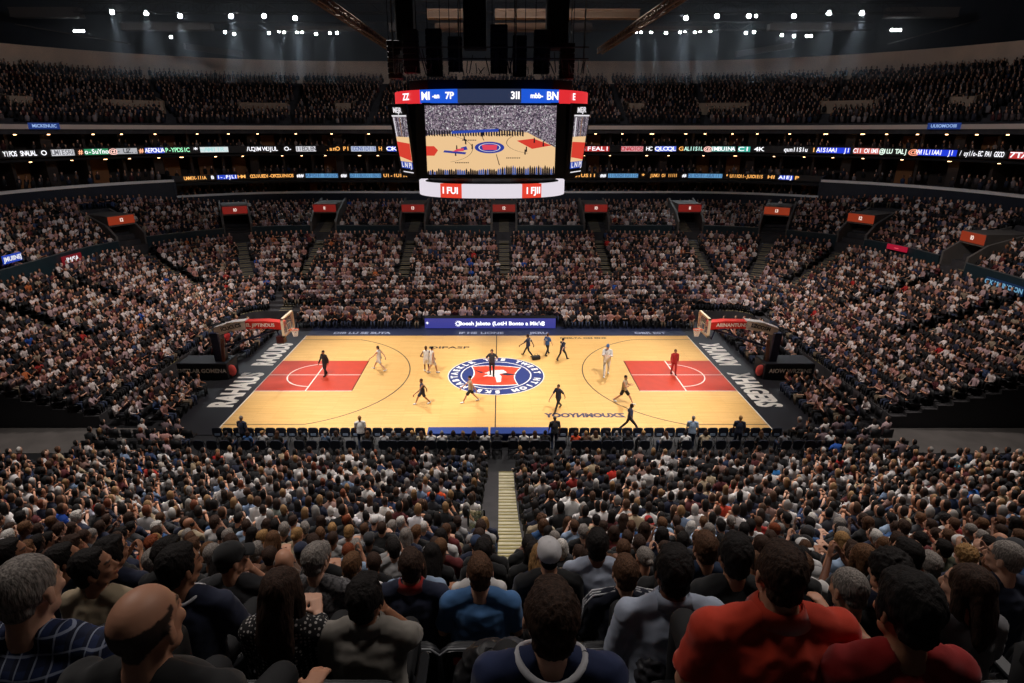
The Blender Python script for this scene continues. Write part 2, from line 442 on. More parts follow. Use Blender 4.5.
# ---------------------------------------------------------------- the rest of the crowd: one mesh of seated people too small and many to single out
def low_person(kind, r):
    """returns verts (n,3), faces (list), part index per vert: 0 top, 1 skin, 2 hair, 3 trousers"""
    mb = MB(); pid = []
    def done(p): pid.extend([p]*(len(mb.v)-len(pid)))
    lean = r.uniform(-.05, .3); yaw = r.uniform(-.5, .5); g = r.uniform(.9, 1.18)
    n = 7 if kind == 'mid' else 6 if kind == 'far' else 5
    hz = r.uniform(-.04, .05)
    ly = lambda z: math.sin(lean)*(z-.55)
    if kind != 'top':
        mb.tube([(0, ly(.46), .46), (0, ly(.6), .62), (0, ly(.85), .86+hz), (0, ly(1.0), 1.0+hz), (0, ly(1.07), 1.08+hz)],
                [(.17*g, .13*g), (.16*g, .125*g), (.2*g, .13*g), (.2*g, .11*g), (.07, .06)], n)
    else:
        mb.tube([(0, ly(.46), .46), (0, ly(.9), .92+hz), (0, ly(1.06), 1.08+hz)], [(.19*g, .13), (.22*g, .13), (.08, .06)], n)
    done(0)
    hy = ly(1.2)+.03; c, s_ = math.cos(yaw), math.sin(yaw)
    H = Matrix.Translation((0, hy, hz)) @ Matrix.Rotation(yaw, 4, 'Z')
    st = len(mb.v)
    if kind == 'top':
        mb.tube([(0, 0, 1.05), (0, 0, 1.14), (0, .01, 1.25), (0, 0, 1.33)], [(.05, .05), (.06, .07), (.078, .09), (.03, .03)], n)
    else:
        mb.tube([(0, -.01, 1.03), (0, 0, 1.1), (0, .012, 1.15), (0, .01, 1.22), (0, .005, 1.29), (0, 0, 1.33)], [(.055, .055), (.055, .06), (.068, .085), (.077, .095), (.07, .085), (.03, .04)], n)
    mb.xf(H, st); done(1)
    st = len(mb.v); lng = r.random() < .35
    hz0 = 1.0 if lng else 1.13
    mb.tube([(0, -.05, hz0), (0, -.03, 1.2), (0, -.018, 1.29), (0, -.01, 1.36)], [(.07 if not lng else .1, .05), (.087, .09), (.082, .088), (.035, .04)], n)
    mb.xf(H, st); done(2)
    pose = r.choice(['lap', 'lap', 'knees', 'clap', 'arm', 'cross'])
    if kind != 'top':
        for sg in (-1, 1):
            sh = Vector((sg*.19*g, ly(.98), .98+hz))
            if pose == 'lap': el, wr = Vector((sg*.25, ly(.7)+.06, .73)), Vector((sg*.08, .3, .64))
            elif pose == 'knees': el, wr = Vector((sg*.2, .3, .68)), Vector((sg*.05, .42, .82))
            elif pose == 'clap': el, wr = Vector((sg*.25, .15, .8)), Vector((sg*.04, .32, 1.0))
            elif pose == 'cross': el, wr = Vector((sg*.24, .12, .76)), Vector((-sg*.1, .2, .8))
            else: el, wr = Vector((sg*.3, .1, .75)), Vector((sg*.28, .33, .7))
            a = 5 if kind == 'mid' else 4
            mb.tube([sh, sh.lerp(el, .6), el], [.06*g, .05, .045], a); done(0)
            short = True
            mb.tube([el, wr], [.04, .032], a); done(1 if r.random() < .6 else 0)
            mb.ell(wr+(wr-el).normalized()*.05, .045, nu=5, nv=3) if kind == 'mid' else mb.tube([wr, wr+(wr-el).normalized()*.1], [.045, .04], 4); done(1)
            mb.tube([(sg*.09, .0, .52), (sg*.12, .46, .53)], [.085, .065], a); mb.tube([(sg*.12, .47, .55), (sg*.12, .42, .06)], [.06, .045], a); done(3)
    return np.array(mb.v, 'f'), mb.f, np.array(pid)
def make_templates(kind, n):
    r = random.Random(hash(kind) % 97 if False else len(kind)*13+n); out = []
    for i in range(n):
        v, f, p = low_person(kind, r)
        tri = [g for q in f for g in ([q] if len(q) <= 4 else [q])]
        out.append((v, tri, p))
    return out
TPL = {'mid': make_templates('mid', 14), 'far': make_templates('far', 10), 'top': make_templates('top', 8)}
for k in TPL:       # faces as flat loops for fast assembly
    TPL[k] = [(v, np.array([i for q in f for i in q], 'i4'), np.array([len(q) for q in f], 'i4'), p) for v, f, p in TPL[k]]
PAL_FAR = [(S(232, 220, 216), 21), (S(190, 162, 164), 13), (S(120, 100, 104), 9), (S(24, 23, 26), 33), (S(54, 46, 50), 14), (S(36, 40, 62), 8), (S(96, 40, 44), 4), (S(176, 128, 120), 6), (S(50, 68, 104), 2), (S(180, 40, 36), .5), (S(40, 90, 180), .35), (S(200, 110, 60), .3), (S(160, 144, 124), 3)]
PAL_DIM = [(S(24, 23, 26), 30), (S(52, 46, 48), 18), (S(34, 38, 54), 10), (S(150, 138, 136), 7), (S(96, 84, 84), 12), (S(80, 36, 38), 3), (S(40, 56, 84), 2)]  # darker clothes: the dimness of suites and upper tier is put into these colours
PAL_NEAR = [(S(228, 222, 220), 17), (S(165, 160, 160), 9), (S(22, 22, 25), 30), (S(46, 46, 52), 12), (S(28, 34, 58), 14), (S(90, 34, 38), 3), (S(150, 116, 106), 4), (S(46, 64, 100), 3), (S(170, 44, 36), .7), (S(120, 140, 170), 2), (S(190, 170, 140), 3)]
SKIN = [(S(224, 176, 150), 5), (S(205, 150, 120), 5), (S(180, 125, 95), 3), (S(140, 92, 66), 2), (S(95, 62, 46), 1.5)]
HAIR = [(S(26, 20, 18), 7), (S(48, 34, 26), 5), (S(84, 58, 40), 3), (S(150, 116, 78), 1.5), (S(150, 145, 140), 2), (S(205, 200, 195), .7), (S(120, 62, 36), .6)]
PANTS = [(S(24, 26, 34), 5), (S(44, 54, 78), 4), (S(120, 105, 86), 2), (S(20, 20, 22), 5)]
def pick(pal, r):
    x = r.random()*sum(w for _, w in pal)
    for c, w in pal:
        x -= w
        if x <= 0: return c
    return pal[-1][0]
PEOPLE = []   # (kind, x, y, z, facing angle, scale, top colour or None, pal)
def add_person(kind, x, y, z, ang, pal, col=None): PEOPLE.append((kind, x, y, z, ang, rng.uniform(.93, 1.06), col or pick(pal, rng)))
def near_t(t, lst, s, w): return any(abs(t-a)*tlen(min(t, 4.99), s) < w for a in lst)
SEATS = []
def row_ring(rows, zf, kind, occ, excl, tmin=.01, tmax=4.99, pitch=.47, pal=None):
    for ri, s in enumerate(rows):
        t = tmin+rng.random()*.005
        while t < tmax:
            L = tlen(min(t, 4.99), s); x, y, nx, ny = ring(t, s)
            if not excl(t, s):
                z = zf(s, nx); px, py, zc = proj(x, y, z+1)
                if -300 < px < 1324 and zc > 1:
                    if kind != 'top': SEATS.append((x, y, z, math.atan2(-ny, -nx)-PI/2))
                    if rng.random() < occ:
                        add_person(kind, x, y, z, math.atan2(-ny, -nx)-PI/2+rng.uniform(-.25, .25)+(.35*-ny*(1 if x > 0 else -1) if abs(x) > 12 else 0), pal or PAL_FAR)
            t += pitch*rng.uniform(.97, 1.05)/L
row_ring(T1, lambda s, nx: z1(s), 'far', .98, lambda t, s: s > 4.2 and near_t(t, AT, s, .62))
row_ring(T2, z2, 'far', .97, lambda t, s: near_t(t, AT[:5]+AT[9:], s, .6) or near_t(t, PT, s, 1.5) and s < 18.2)
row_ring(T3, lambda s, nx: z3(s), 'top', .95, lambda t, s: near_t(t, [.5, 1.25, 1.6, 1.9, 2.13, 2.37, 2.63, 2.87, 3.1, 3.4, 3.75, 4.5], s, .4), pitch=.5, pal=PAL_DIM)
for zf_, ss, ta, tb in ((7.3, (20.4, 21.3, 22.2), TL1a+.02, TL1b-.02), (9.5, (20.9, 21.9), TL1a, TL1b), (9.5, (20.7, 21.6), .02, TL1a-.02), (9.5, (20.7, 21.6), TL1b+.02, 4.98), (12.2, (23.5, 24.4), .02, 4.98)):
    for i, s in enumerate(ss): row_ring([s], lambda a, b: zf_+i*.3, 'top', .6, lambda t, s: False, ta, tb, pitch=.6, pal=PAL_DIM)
# courtside rows on the floor: behind the far table and beside both baskets
FLOORSEATS = []
for j, y in enumerate((9.75, 10.65, 11.5)):
    x = -15.5
    while x < 15.6:
        if not (j == 0 and -6.2 < x < 4.9):
            add_person('mid', x, y, .0 + .12*j, PI+rng.uniform(-.2, .2), PAL_FAR); FLOORSEATS.append((x, y, .12*j, PI))
        x += .58
for sg in (-1, 1):
    for j in range(4):
        X = sg*(17.3+j*.85)
        for y0, y1_ in ((-6.6, -2.2), (2.0, 8.5)):
            y = y0
            while y < y1_:
                if True:
                    ang = PI/2 if sg > 0 else -PI/2
                    if rng.random() < .85: add_person('mid', X, y, 0., ang+rng.uniform(-.3, .3), PAL_FAR)
                    FLOORSEATS.append((X, y, 0., ang))
                y += .58
for sg in (-1, 1):
    for j, y in enumerate((-8.6, -9.7, -10.8)):
        for i in range(8):
            X = sg*(15.0+i*.6)
            if rng.random() < .7: add_person('mid', X, y, 0., rng.uniform(-.3, .3)+sg*.3, PAL_FAR)
            FLOORSEATS.append((X, y, 0., 0.))
# near stand, rows 0..12 (rows 13 and up are built one by one further on)
NEAR_SPOTS = [(452, 485, S(232, 90, 34)), (433, 496, S(228, 84, 34)), (610, 474, S(205, 44, 30)), (674, 513, S(205, 44, 40)), (53, 519, S(30, 84, 190)), (985, 497, S(36, 96, 176)),
    (72, 455, S(30, 80, 160)), (130, 470, S(30, 88, 170)), (218, 461, S(180, 30, 30)), (843, 462, S(170, 36, 34)), (960, 466, S(60, 150, 180)), (778, 478, S(40, 120, 190)), (733, 512, S(210, 70, 44)), (270, 515, S(110, 118, 112)),
    (345, 521, S(225, 220, 225)), (272, 515, S(225, 220, 220)), (363, 496, S(230, 226, 222)), (394, 475, S(225, 222, 220)), (387, 517, S(226, 220, 214)), (416, 525, S(226, 222, 226)), (485, 491, S(230, 226, 224)), (378, 484, S(225, 215, 205)), (420, 478, S(230, 225, 222)), (319, 483, S(222, 218, 214)),
    (574, 508, S(228, 226, 224)), (593, 512, S(226, 224, 222)), (632, 511, S(226, 224, 222)), (643, 518, S(228, 226, 224)), (642, 481, S(226, 222, 220)), (755, 490, S(226, 222, 220)), (744, 500, S(226, 222, 220)), (716, 515, S(226, 224, 224)), (890, 487, S(226, 222, 222)), (900, 503, S(228, 224, 222)), (923, 503, S(226, 222, 222)), (870, 507, S(226, 210, 205)), (832, 483, S(228, 224, 224)),
    (870, 446, S(230, 226, 222)), (893, 458, S(228, 220, 220)), (157, 461, S(230, 228, 225)), (170, 462, S(228, 215, 200)), (210, 498, S(226, 222, 216)), (235, 499, S(220, 220, 226)), (80, 513, S(190, 190, 205)), (114, 504, S(190, 185, 170))]
used_spots = set()
def spot_color(px, py, wx, wy):
    for i, (a, b, c) in enumerate(NEAR_SPOTS):
        if i not in used_spots and abs(a-px) < wx and abs(b-py) < wy:
            used_spots.add(i); return c
    return None
for k in range(13):
    y, z = nrow(k); x = -NX+.3
    while x < NX-.3:
        px, py, zc = proj(x, y, z+.95)
        if not (-.03 < x < 1.05) and -30 < px < 1054 and rng.random() < .985:
            c = spot_color(px, py, 7.5, 3.4)
            add_person('mid', x+rng.uniform(-.04, .04), y, z+rng.uniform(-.03, .05), rng.uniform(-.25, .25)-math.atan2(-x*.35, 12), PAL_NEAR, c)
        if not (-.03 < x < 1.05): SEATS.append((x, y, z, 0))
        x += .55
for k in range(13, 24):      # the rows of the near stand go on beyond both sides of the view
    y, z = nrow(k)
    for sg in (-1, 1):
        m_ = 16 if k < 21 else 70
        x = sg*.3
        while -m_ < proj(x, y, z+1)[0] < 1024+m_: x += sg*.1
        x += sg*.4
        for i in range(11):
            SEATS.append((x, y, z, 0)); add_person('mid', x, y, z, rng.uniform(-.25, .25)+math.atan2(x*.35, 12), PAL_NEAR); x += sg*.56
def assemble(name):
    V, L, T, CO = [], [], [], []; off = 0
    for kind, x, y, z, ang, sc, col in PEOPLE:
        sc *= .9 if kind == 'far' else .93 if kind == 'top' else 1
        v, fl, ft, p = TPL[kind][rng.randrange(len(TPL[kind]))]
        c, s = math.cos(ang)*sc, math.sin(ang)*sc
        w = np.empty_like(v); w[:, 0] = v[:, 0]*c-v[:, 1]*s+x; w[:, 1] = v[:, 0]*s+v[:, 1]*c+y; w[:, 2] = v[:, 2]*sc+z
        V.append(w); L.append(fl+off); T.append(ft); off += len(v)
        j = rng.uniform(.85, 1.1)
        cols = np.array([[q*j for q in col], pick(SKIN, rng), pick(HAIR, rng), pick(PANTS, rng)], 'f')[p]
        CO.append(cols)
    V = np.concatenate(V); L = np.concatenate(L); T = np.concatenate(T); CO = np.concatenate(CO)
    me = bpy.data.meshes.new(name); me.vertices.add(len(V)); me.vertices.foreach_set('co', V.ravel())
    me.loops.add(len(L)); me.loops.foreach_set('vertex_index', L)
    me.polygons.add(len(T)); st = np.zeros(len(T), 'i4'); st[1:] = np.cumsum(T)[:-1]
    me.polygons.foreach_set('loop_start', st); me.polygons.foreach_set('loop_total', T)
    me.polygons.foreach_set('use_smooth', np.ones(len(T), bool))
    at = me.attributes.new('wear', 'FLOAT_COLOR', 'POINT')
    at.data.foreach_set('color', np.concatenate([CO, np.ones((len(CO), 1), 'f')], 1).ravel())
    me.update(calc_edges=True); return me
cm = bpy.data.materials.new('crowd_wear'); cm.use_nodes = True; nt = cm.node_tree
an = nt.nodes.new('ShaderNodeAttribute'); an.attribute_name = 'wear'
nt.links.new(an.outputs['Color'], nt.nodes['Principled BSDF'].inputs['Base Color']); nt.nodes['Principled BSDF'].inputs['Roughness'].default_value = .8
cme = assemble('crowd'); cme.materials.append(cm)
co = link('crowd', cme); co['kind'] = 'stuff'; co['label'] = 'thousands of seated fans filling the tiers around the court'; co['category'] = 'crowd'
print('people', len(PEOPLE), 'polys', len(cme.polygons), 'seats', len(SEATS))
# their seats
def assemble_seats(name, seats):
    mb = MB()
    mb.box(-.23, .23, -.27, -.21, .42, .86); mb.box(-.22, .22, -.2, .2, .38, .44)
    v0 = np.array(mb.v, 'f'); f0 = np.array(mb.f, 'i4'); n = len(v0)
    N = len(seats); A = np.array(seats, 'f'); c, s = np.cos(A[:, 3])[:, None], np.sin(A[:, 3])[:, None]
    V = np.stack([v0[None, :, 0]*c-v0[None, :, 1]*s+A[:, 0:1], v0[None, :, 0]*s+v0[None, :, 1]*c+A[:, 1:2], v0[None, :, 2]+A[:, 2:3]], 2).reshape(-1, 3)
    Fq = (f0[None]+(np.arange(N)*n)[:, None, None]).reshape(-1, 4)
    me = bpy.data.meshes.new(name); me.vertices.add(len(V)); me.vertices.foreach_set('co', V.ravel())
    me.loops.add(Fq.size); me.loops.foreach_set('vertex_index', Fq.ravel()); me.polygons.add(len(Fq))
    me.polygons.foreach_set('loop_start', np.arange(len(Fq), dtype='i4')*4); me.polygons.foreach_set('loop_total', np.full(len(Fq), 4, 'i4'))
    me.update(calc_edges=True); return me
sme = assemble_seats('arena_seating', SEATS+FLOORSEATS); sme.materials.append(mat('seat_black', S(24, 24, 27), .5))
so = link('arena_seating', sme); so['kind'] = 'stuff'; so['label'] = 'rows of black folding arena seats under the crowd'; so['category'] = 'seating'
# ---------------------------------------------------------------- court
wood = bpy.data.materials.new('maple_boards'); wood.use_nodes = True; nt = wood.node_tree; b = nt.nodes['Principled BSDF']
tc = nt.nodes.new('ShaderNodeTexCoord'); mp = nt.nodes.new('ShaderNodeMapping'); mp.inputs['Scale'].default_value = (.8, 9, 1)
br = nt.nodes.new('ShaderNodeTexBrick'); br.inputs['Scale'].default_value = 1.; br.inputs['Mortar Size'].default_value = .004
br.inputs['Color1'].default_value = (*S(233, 187, 118), 1); br.inputs['Color2'].default_value = (*S(223, 174, 104), 1); br.inputs['Mortar'].default_value = (*S(190, 138, 76), 1)
br.inputs['Brick Width'].default_value = 1.6; br.inputs['Row Height'].default_value = .5
no = nt.nodes.new('ShaderNodeTexNoise'); no.inputs['Scale'].default_value = 3; mp2 = nt.nodes.new('ShaderNodeMapping'); mp2.inputs['Scale'].default_value = (.25, 3, 1)
mx = nt.nodes.new('ShaderNodeMix'); mx.data_type = 'RGBA'; mx.blend_type = 'MULTIPLY'; mx.inputs['Factor'].default_value = .35
rp = nt.nodes.new('ShaderNodeValToRGB'); rp.color_ramp.elements[0].position = .35; rp.color_ramp.elements[0].color = (.78, .72, .66, 1); rp.color_ramp.elements[1].position = .65
nt.links.new(tc.outputs['Object'], mp.inputs['Vector']); nt.links.new(mp.outputs[0], br.inputs['Vector'])
nt.links.new(tc.outputs['Object'], mp2.inputs['Vector']); nt.links.new(mp2.outputs[0], no.inputs['Vector']); nt.links.new(no.outputs['Fac'], rp.inputs['Fac'])
nt.links.new(br.outputs['Color'], mx.inputs[6]); nt.links.new(rp.outputs['Color'], mx.inputs[7]); nt.links.new(mx.outputs[2], b.inputs['Base Color'])
b.inputs['Roughness'].default_value = .32; b.inputs['Specular IOR Level'].default_value = .35
apron = mat('apron_black', S(28, 28, 34), .5, var=.1, scale=.6); apron_n = mat('apron_navy', S(28, 36, 66), .5)
lane_red = mat('lane_red', S(190, 56, 28), .4, var=.06, scale=2); linew = mat('line_white', S(235, 228, 218), .5); lineb = mat('line_black', S(26, 24, 26), .5)
HX, HY = 14.325, 7.62
court = thing('basketball_court', 'pale maple basketball court with red lanes on the arena floor', 'court')
mb = MB(); mb.box(-HX, HX, -HY, HY, -.02, .03); mb.obj('wood_floor', wood, court)
mb = MB()
mb.box(-17.0, -HX, -HY-.2, HY+2.2, -.02, .026); mb.obj('baseline_apron', apron, court)
mb = MB(); mb.box(HX, 17.0, -HY-.2, HY+2.2, -.02, .026); mb.obj('baseline_apron', apron, court)
mb = MB(); mb.box(-HX, HX, HY, HY+2.2, -.02, .026); mb.obj('sideline_apron', apron_n, court)
mb = MB(); mb.box(-HX, HX, -HY-.22, -HY, -.02, .026); mb.obj('sideline_strip', mat('apron_wood', S(200, 150, 88), .5), court)
ZL = .032
def flat(mb, pts, z=ZL, th=.003):
    n = len(pts); mb.add([(x, y, z) for x, y in pts]+[(x, y, z+th) for x, y in pts], [tuple(range(n-1, -1, -1)), tuple(range(n, 2*n))]+[(i, (i+1) % n, n+(i+1) % n, n+i) for i in range(n)])
def arc(mb, cx, cy, r, w, a0, a1, z=ZL, n=48, th=.003):
    for i in range(n):
        t, u = a0+(a1-a0)*i/n, a0+(a1-a0)*(i+1)/n
        flat(mb, [(cx+(r-w/2)*math.cos(t), cy+(r-w/2)*math.sin(t)), (cx+(r+w/2)*math.cos(t), cy+(r+w/2)*math.sin(t)), (cx+(r+w/2)*math.cos(u), cy+(r+w/2)*math.sin(u)), (cx+(r-w/2)*math.cos(u), cy+(r-w/2)*math.sin(u))], z, th)
def rect(mb, x0, x1, y0, y1, z=ZL, th=.003): flat(mb, [(x0, y0), (x1, y0), (x1, y1), (x0, y1)], z, th)
for sg, nm in ((-1, 'left'), (1, 'right')):
    mb = MB(); rect(mb, *sorted((sg*HX, sg*8.55)), -2.44, 2.44); mb.obj('painted_lane', lane_red, court)
    mb = MB(); zz = ZL+.0035; w = .07
    rect(mb, *sorted((sg*HX, sg*8.55)), -.03, .03, zz); rect(mb, sg*11.3-.035, sg*11.3+.035, -2.44, 2.44, zz)
    arc(mb, sg*11.3, 0, 1.8, .07, PI/2 if sg < 0 else -PI/2, PI*1.5 if sg < 0 else PI/2, zz)
    rect(mb, *sorted((sg*HX, sg*8.55)), -2.5, -2.44, zz)
    mb.obj('lane_marking', linew, court)
    mb = MB(); cx = sg*12.75; a = math.asin(6.7/7.24); r = 7.24
    arc(mb, cx, 0, r, .06, -a if sg < 0 else PI-a, a if sg < 0 else PI+a)
    xe = cx-sg*math.cos(a)*r
    rect(mb, *sorted((sg*HX, xe)), 6.67, 6.73); rect(mb, *sorted((sg*HX, xe)), -6.73, -6.67)
    rect(mb, sg*8.55-.03, sg*8.55+.03, -2.44, 2.44)
    mb.obj('three_point_line', lineb, court)
    mb = MB(); rect(mb, sg*HX-.03, sg*HX+.03, -HY, HY); mb.obj('baseline_marking', linew, court)
    # apron lettering
    up = (sg, 0, 0); rd = (0, -sg, 0)
    for s_, yc, wd in ((('RAHAUS', 'XHAGERS')[sg > 0], -2.15, 5.0), (('RAOUDS', 'XHUNKM')[sg > 0], 3.75, 4.3)):
        vs, _ = text_mesh(s_, 1.85, .002, .085); W = max(v.x for v in vs)-min(v.x for v in vs)
        mb = MB(); put_text(mb, s_, frame((sg*15.35, yc, .03), rd, up) @ Matrix.Scale(wd/W, 4, (1, 0, 0)), 1.85, .002, .085)
        mb.obj('apron_lettering', linew, court)
mb = MB(); rect(mb, -.03, .03, -HY, HY); mb.obj('centre_line', lineb, court)
# centre logo
logo_b = mat('logo_blue', S(38, 52, 110), .45); logo_r = mat('logo_red', S(222, 66, 40), .45); logo_w = mat('logo_white', S(238, 232, 226), .5)
lg = MB(); arc(lg, 0, 0, 1.52, 3.04, 0, 2*PI, ZL+.003, 72); lg = lg.obj('centre_logo', logo_b, court)
mb = MB(); arc(mb, 0, 0, 2.2, .07, 0, 2*PI, ZL+.007, 64); mb.obj('logo_ring', logo_w, lg)
mb = MB(); arc(mb, 0, 0, 3.02, .05, 0, 2*PI, ZL+.007, 64); mb.obj('logo_rim', logo_w, lg)
def shield(k):
    pts = []
    for a, b_, c_, d in ((-1.55, 1.35, 1.55, 1.15), (1.55, 1.15, 1.3, -1.5), (1.3, -1.5, -1.75, -1.35), (-1.75, -1.35, -1.55, 1.35)):
        for i in range(8):
            t = i/8; x, y = a+(c_-a)*t, b_+(d-b_)*t; bow = math.sin(PI*t)*(.28 if abs(a-c_) > 1 else -.3)
            if abs(a-c_) > 1: y += bow*(1 if y > 0 else -1)*.8
            else: x += bow*(1 if x > 0 else -1)
            pts.append((x*k, y*k))
    return pts
mb = MB(); flat(mb, list(reversed(shield(1.06))), ZL+.010); mb.obj('logo_outline', logo_w, lg)
mb = MB(); flat(mb, list(reversed(shield(1.0))), ZL+.014); mb.obj('logo_shield', logo_r, lg)
mb = MB(); zz = ZL+.018
flat(mb, [(-.75, .25), (-.2, .75), (.45, .8), (.7, .35), (.2, .1), (.35, -.3), (.3, -1.15), (.05, -1.2), (-.05, -.35), (-.55, -.25), (-.85, -.3), (-.45, .1)][::-1], zz)
mb.obj('logo_emblem', logo_w, lg)
mb = MB(); flat(mb, [(.55, .3), (1.35, .05), (.75, -.15), (.3, .05)][::-1], zz); flat(mb, [(-1.5, .9), (-.8, .35), (-.95, .25)], zz); mb.obj('logo_accent', mat('logo_navy', S(34, 30, 50), .5), lg)
mb = MB(); word = 'THE TWEET HTIOM SKE NABTAEKLR '
for i, ch in enumerate(word):
    if ch == ' ': continue
    a = PI/2+.25-2*PI*i/len(word); M = Matrix.Translation((2.62*math.cos(a), 2.62*math.sin(a), zz)) @ Matrix.Rotation(a-PI/2, 4, 'Z')
    put_text(mb, ch, M, .55, .002, .03)
mb.obj('logo_lettering', logo_w, lg)
mb = MB(); p = ground(585, 416); put_text(mb, 'ΣXUNIMVOOY' if False else 'ZXUOMNYOOY', Matrix.Translation((p.x, p.y, ZL)) @ Matrix.Scale(-1, 4, (1, 0, 0)) @ Matrix.Scale(1.05, 4, (1, 0, 0)) @ Matrix.Scale(1.15, 4, (0, 1, 0)), .56, .002, .03); mb.obj('court_lettering', mat('lettering_navy', S(48, 44, 78), .5), court)
mb = MB(); p = ground(449, 348); put_text(mb, 'DIPASP', Matrix.Translation((p.x, p.y, ZL)) @ Matrix.Scale(1.5, 4, (1, 0, 0)), .62, .002, .01); mb.obj('court_lettering', lineb, court)
mb = MB(); p = ground(583, 338.5); put_text(mb, 'REMLTA OM EINE', Matrix.Translation((p.x, p.y, ZL)) @ Matrix.Scale(1.1, 4, (1, 0, 0)), .4, .002, .01); mb.obj('court_lettering', lineb, court)
mb = MB()
for px, s_ in ((362, 'DIB LU SE SUTA'), (468, 'IF HE'), (492, 'LIONE'), (539, 'JKRU'), (650, 'OBR EST')):
    p = ground(px, 333.4); put_text(mb, s_, Matrix.Translation((p.x, p.y, .03)), .62, .002, .02)
mb.obj('sideline_lettering', mat('apron_text', S(170, 176, 200), .5), court)

# ---------------------------------------------------------------- basket units
steel_n = mat('stanchion_navy', S(26, 34, 62), .45); padb = mat('pad_black', S(20, 22, 30), .5); redb = mat('arm_red', S(206, 44, 34), .45)
wpad = mat('arm_white', S(220, 216, 214), .5); glassm = bpy.data.materials.new('board_glass'); glassm.use_nodes = True
g = glassm.node_tree.nodes['Principled BSDF']; g.inputs['Base Color'].default_value = (.9, .95, .95, 1); g.inputs['Roughness'].default_value = .05; g.inputs['Alpha'].default_value = .18
cream = mat('board_frame', S(226, 208, 180), .5); rimm = mat('rim_orange', S(220, 90, 40), .4, metal=.3); netm = mat('net_white', S(232, 226, 214), .8)
for sg, nm in ((-1, 'left'), (1, 'right')):
    r = thing('basketball_hoop', 'basketball backboard unit with red and white arm behind the %s baseline' % nm, 'basketball hoop', (-sg*.35, 0, -.0))
    X = lambda x: sg*x
    bb = MB(); bb.box(*sorted((X(13.08), X(13.14))), -.9, .9, 2.9, 3.97); gl = bb.obj('backboard', glassm, r)
    bb = MB()
    for y0, y1_, z0, z1_ in ((-.95, -.86, 2.84, 4.02), (.86, .95, 2.84, 4.02), (-.95, .95, 3.93, 4.02), (-.95, .95, 2.84, 2.96)): bb.box(*sorted((X(13.04), X(13.18))), y0, y1_, z0, z1_)
    for y0, y1_, z0, z1_ in ((-.32, -.27, 3.05, 3.5), (.27, .32, 3.05, 3.5), (-.32, .32, 3.46, 3.5), (-.32, .32, 3.05, 3.09)): bb.box(*sorted((X(13.06), X(13.09))), y0, y1_, z0, z1_)
    bb.obj('board_frame', cream, gl)
    bb = MB(); bb.tube([(X(12.72)+.23*math.cos(a*PI/10), .23*math.sin(a*PI/10), 3.05) for a in range(21)], .018, 6, ref=(0, 0, 1), cap=False)
    bb.box(*sorted((X(12.93), X(13.08))), -.07, .07, 3.02, 3.07); bb.obj('rim', rimm, r)
    bb = MB()
    for a in range(12):
        t, u = a*PI/6, (a+1)*PI/6; v_ = (a-1)*PI/6; c_ = lambda q, rr, z: (X(12.72)+rr*math.cos(q), rr*math.sin(q), z)
        for e in (u, v_): bb.tube([c_(t, .225, 3.04), c_(e, .17, 2.85), c_(t, .12, 2.62)], .012, 4)
    bb.obj('net', netm, r)
    # arm: padded red front section, white rear section, both with a slight droop
    def slab(name, m, pts, hh, par):
        q = MB()
        for (x0, z0), (x1, z1_) in zip(pts[:-1], pts[1:]):
            vs = [(X(x0), y, z) for y in (-.28, .28) for z in (z0-hh/2, z0+hh/2)]+[(X(x1), y, z) for y in (-.28, .28) for z in (z1_-hh/2, z1_+hh/2)]
            q.add(vs, [(0, 1, 3, 2), (4, 6, 7, 5), (0, 4, 5, 1), (2, 3, 7, 6), (0, 2, 6, 4), (1, 5, 7, 3)])
        return q.obj(name, m, par)
    fa = slab('front_arm', redb, [(13.3, 3.35), (14.3, 3.45), (15.6, 3.42)], .46, r)
    ra = slab('rear_arm', wpad, [(15.6, 3.42), (16.6, 3.3), (17.6, 2.95)], .56, r)
    q = MB(); put_text(q, ('EL JIPTINDUS', 'AIIINANTUNS')[sg > 0], frame((X(14.7), -.29, 3.42), (1, 0, 0), (0, 0, 1)), .3, .004, .01); q.obj('lettering', linew, fa)
    q = MB(); put_text(q, ('ICUCLCS', 'LZCOSM')[sg > 0], frame((X(16.5), -.3, 3.28), (1, 0, -.25*sg), (0, 0, 1)), .32, .004, .01); q.obj('lettering', padb, ra)
    q = MB(); q.tube([(X(13.2), 0, 3.2), (X(14.2), 0, 2.9), (X(17.3), 0, 1.9)], .07, 8); q.tube([(X(13.2), -.2, 3.0), (X(13.6), -.2, 2.5), (X(13.9), 0, 3.3)], .05, 6); q.obj('lower_brace', steel_n, r)
    q = MB(); q.rbox(-.28, .28, -.4, .4, .0, 2.95, .1, 'z', M=Matrix.Translation((X(17.45), 0, 0)) @ Matrix.Rotation(sg*.05, 4, 'Y')); q.obj('mast', steel_n, r)
    q = MB(); q.rbox(-.14, .06, -.42, -.38, .6, 2.6, .02, 'y', M=Matrix.Translation((X(17.3), 0, 0)) @ Matrix.Rotation(-sg*.1, 4, 'Y')); q.obj('mast_pad', mat('pad_brown', S(120, 84, 76), .6), r)
    q = MB(); q.rbox(*sorted((X(16.9), X(20.0))), -.75, .75, .0, 1.1, .1, 'y'); ba = q.obj('base', padb, r)
    q = MB(); put_text(q, ('SMITLAR GOMENA', 'AIOW WRZRNE')[sg > 0], frame((X(18.5), -.77, .6), (1, 0, 0), (0, 0, 1)), .36, .004, .012)
    q.obj('lettering', linew, ba)
    q = MB(); q.ell((X(16.75), -.5, .55), (.28, .12, .38)); q.obj('front_pad', mat('pad_salmon', S(226, 90, 84), .6), r)
    q = MB(); q.box(*sorted((X(13.3), X(13.75))), -.5, .0, 2.3, 2.75); q.obj('shot_clock', mat('clock_dark', S(60, 16, 18), .5), r) if sg < 0 else None
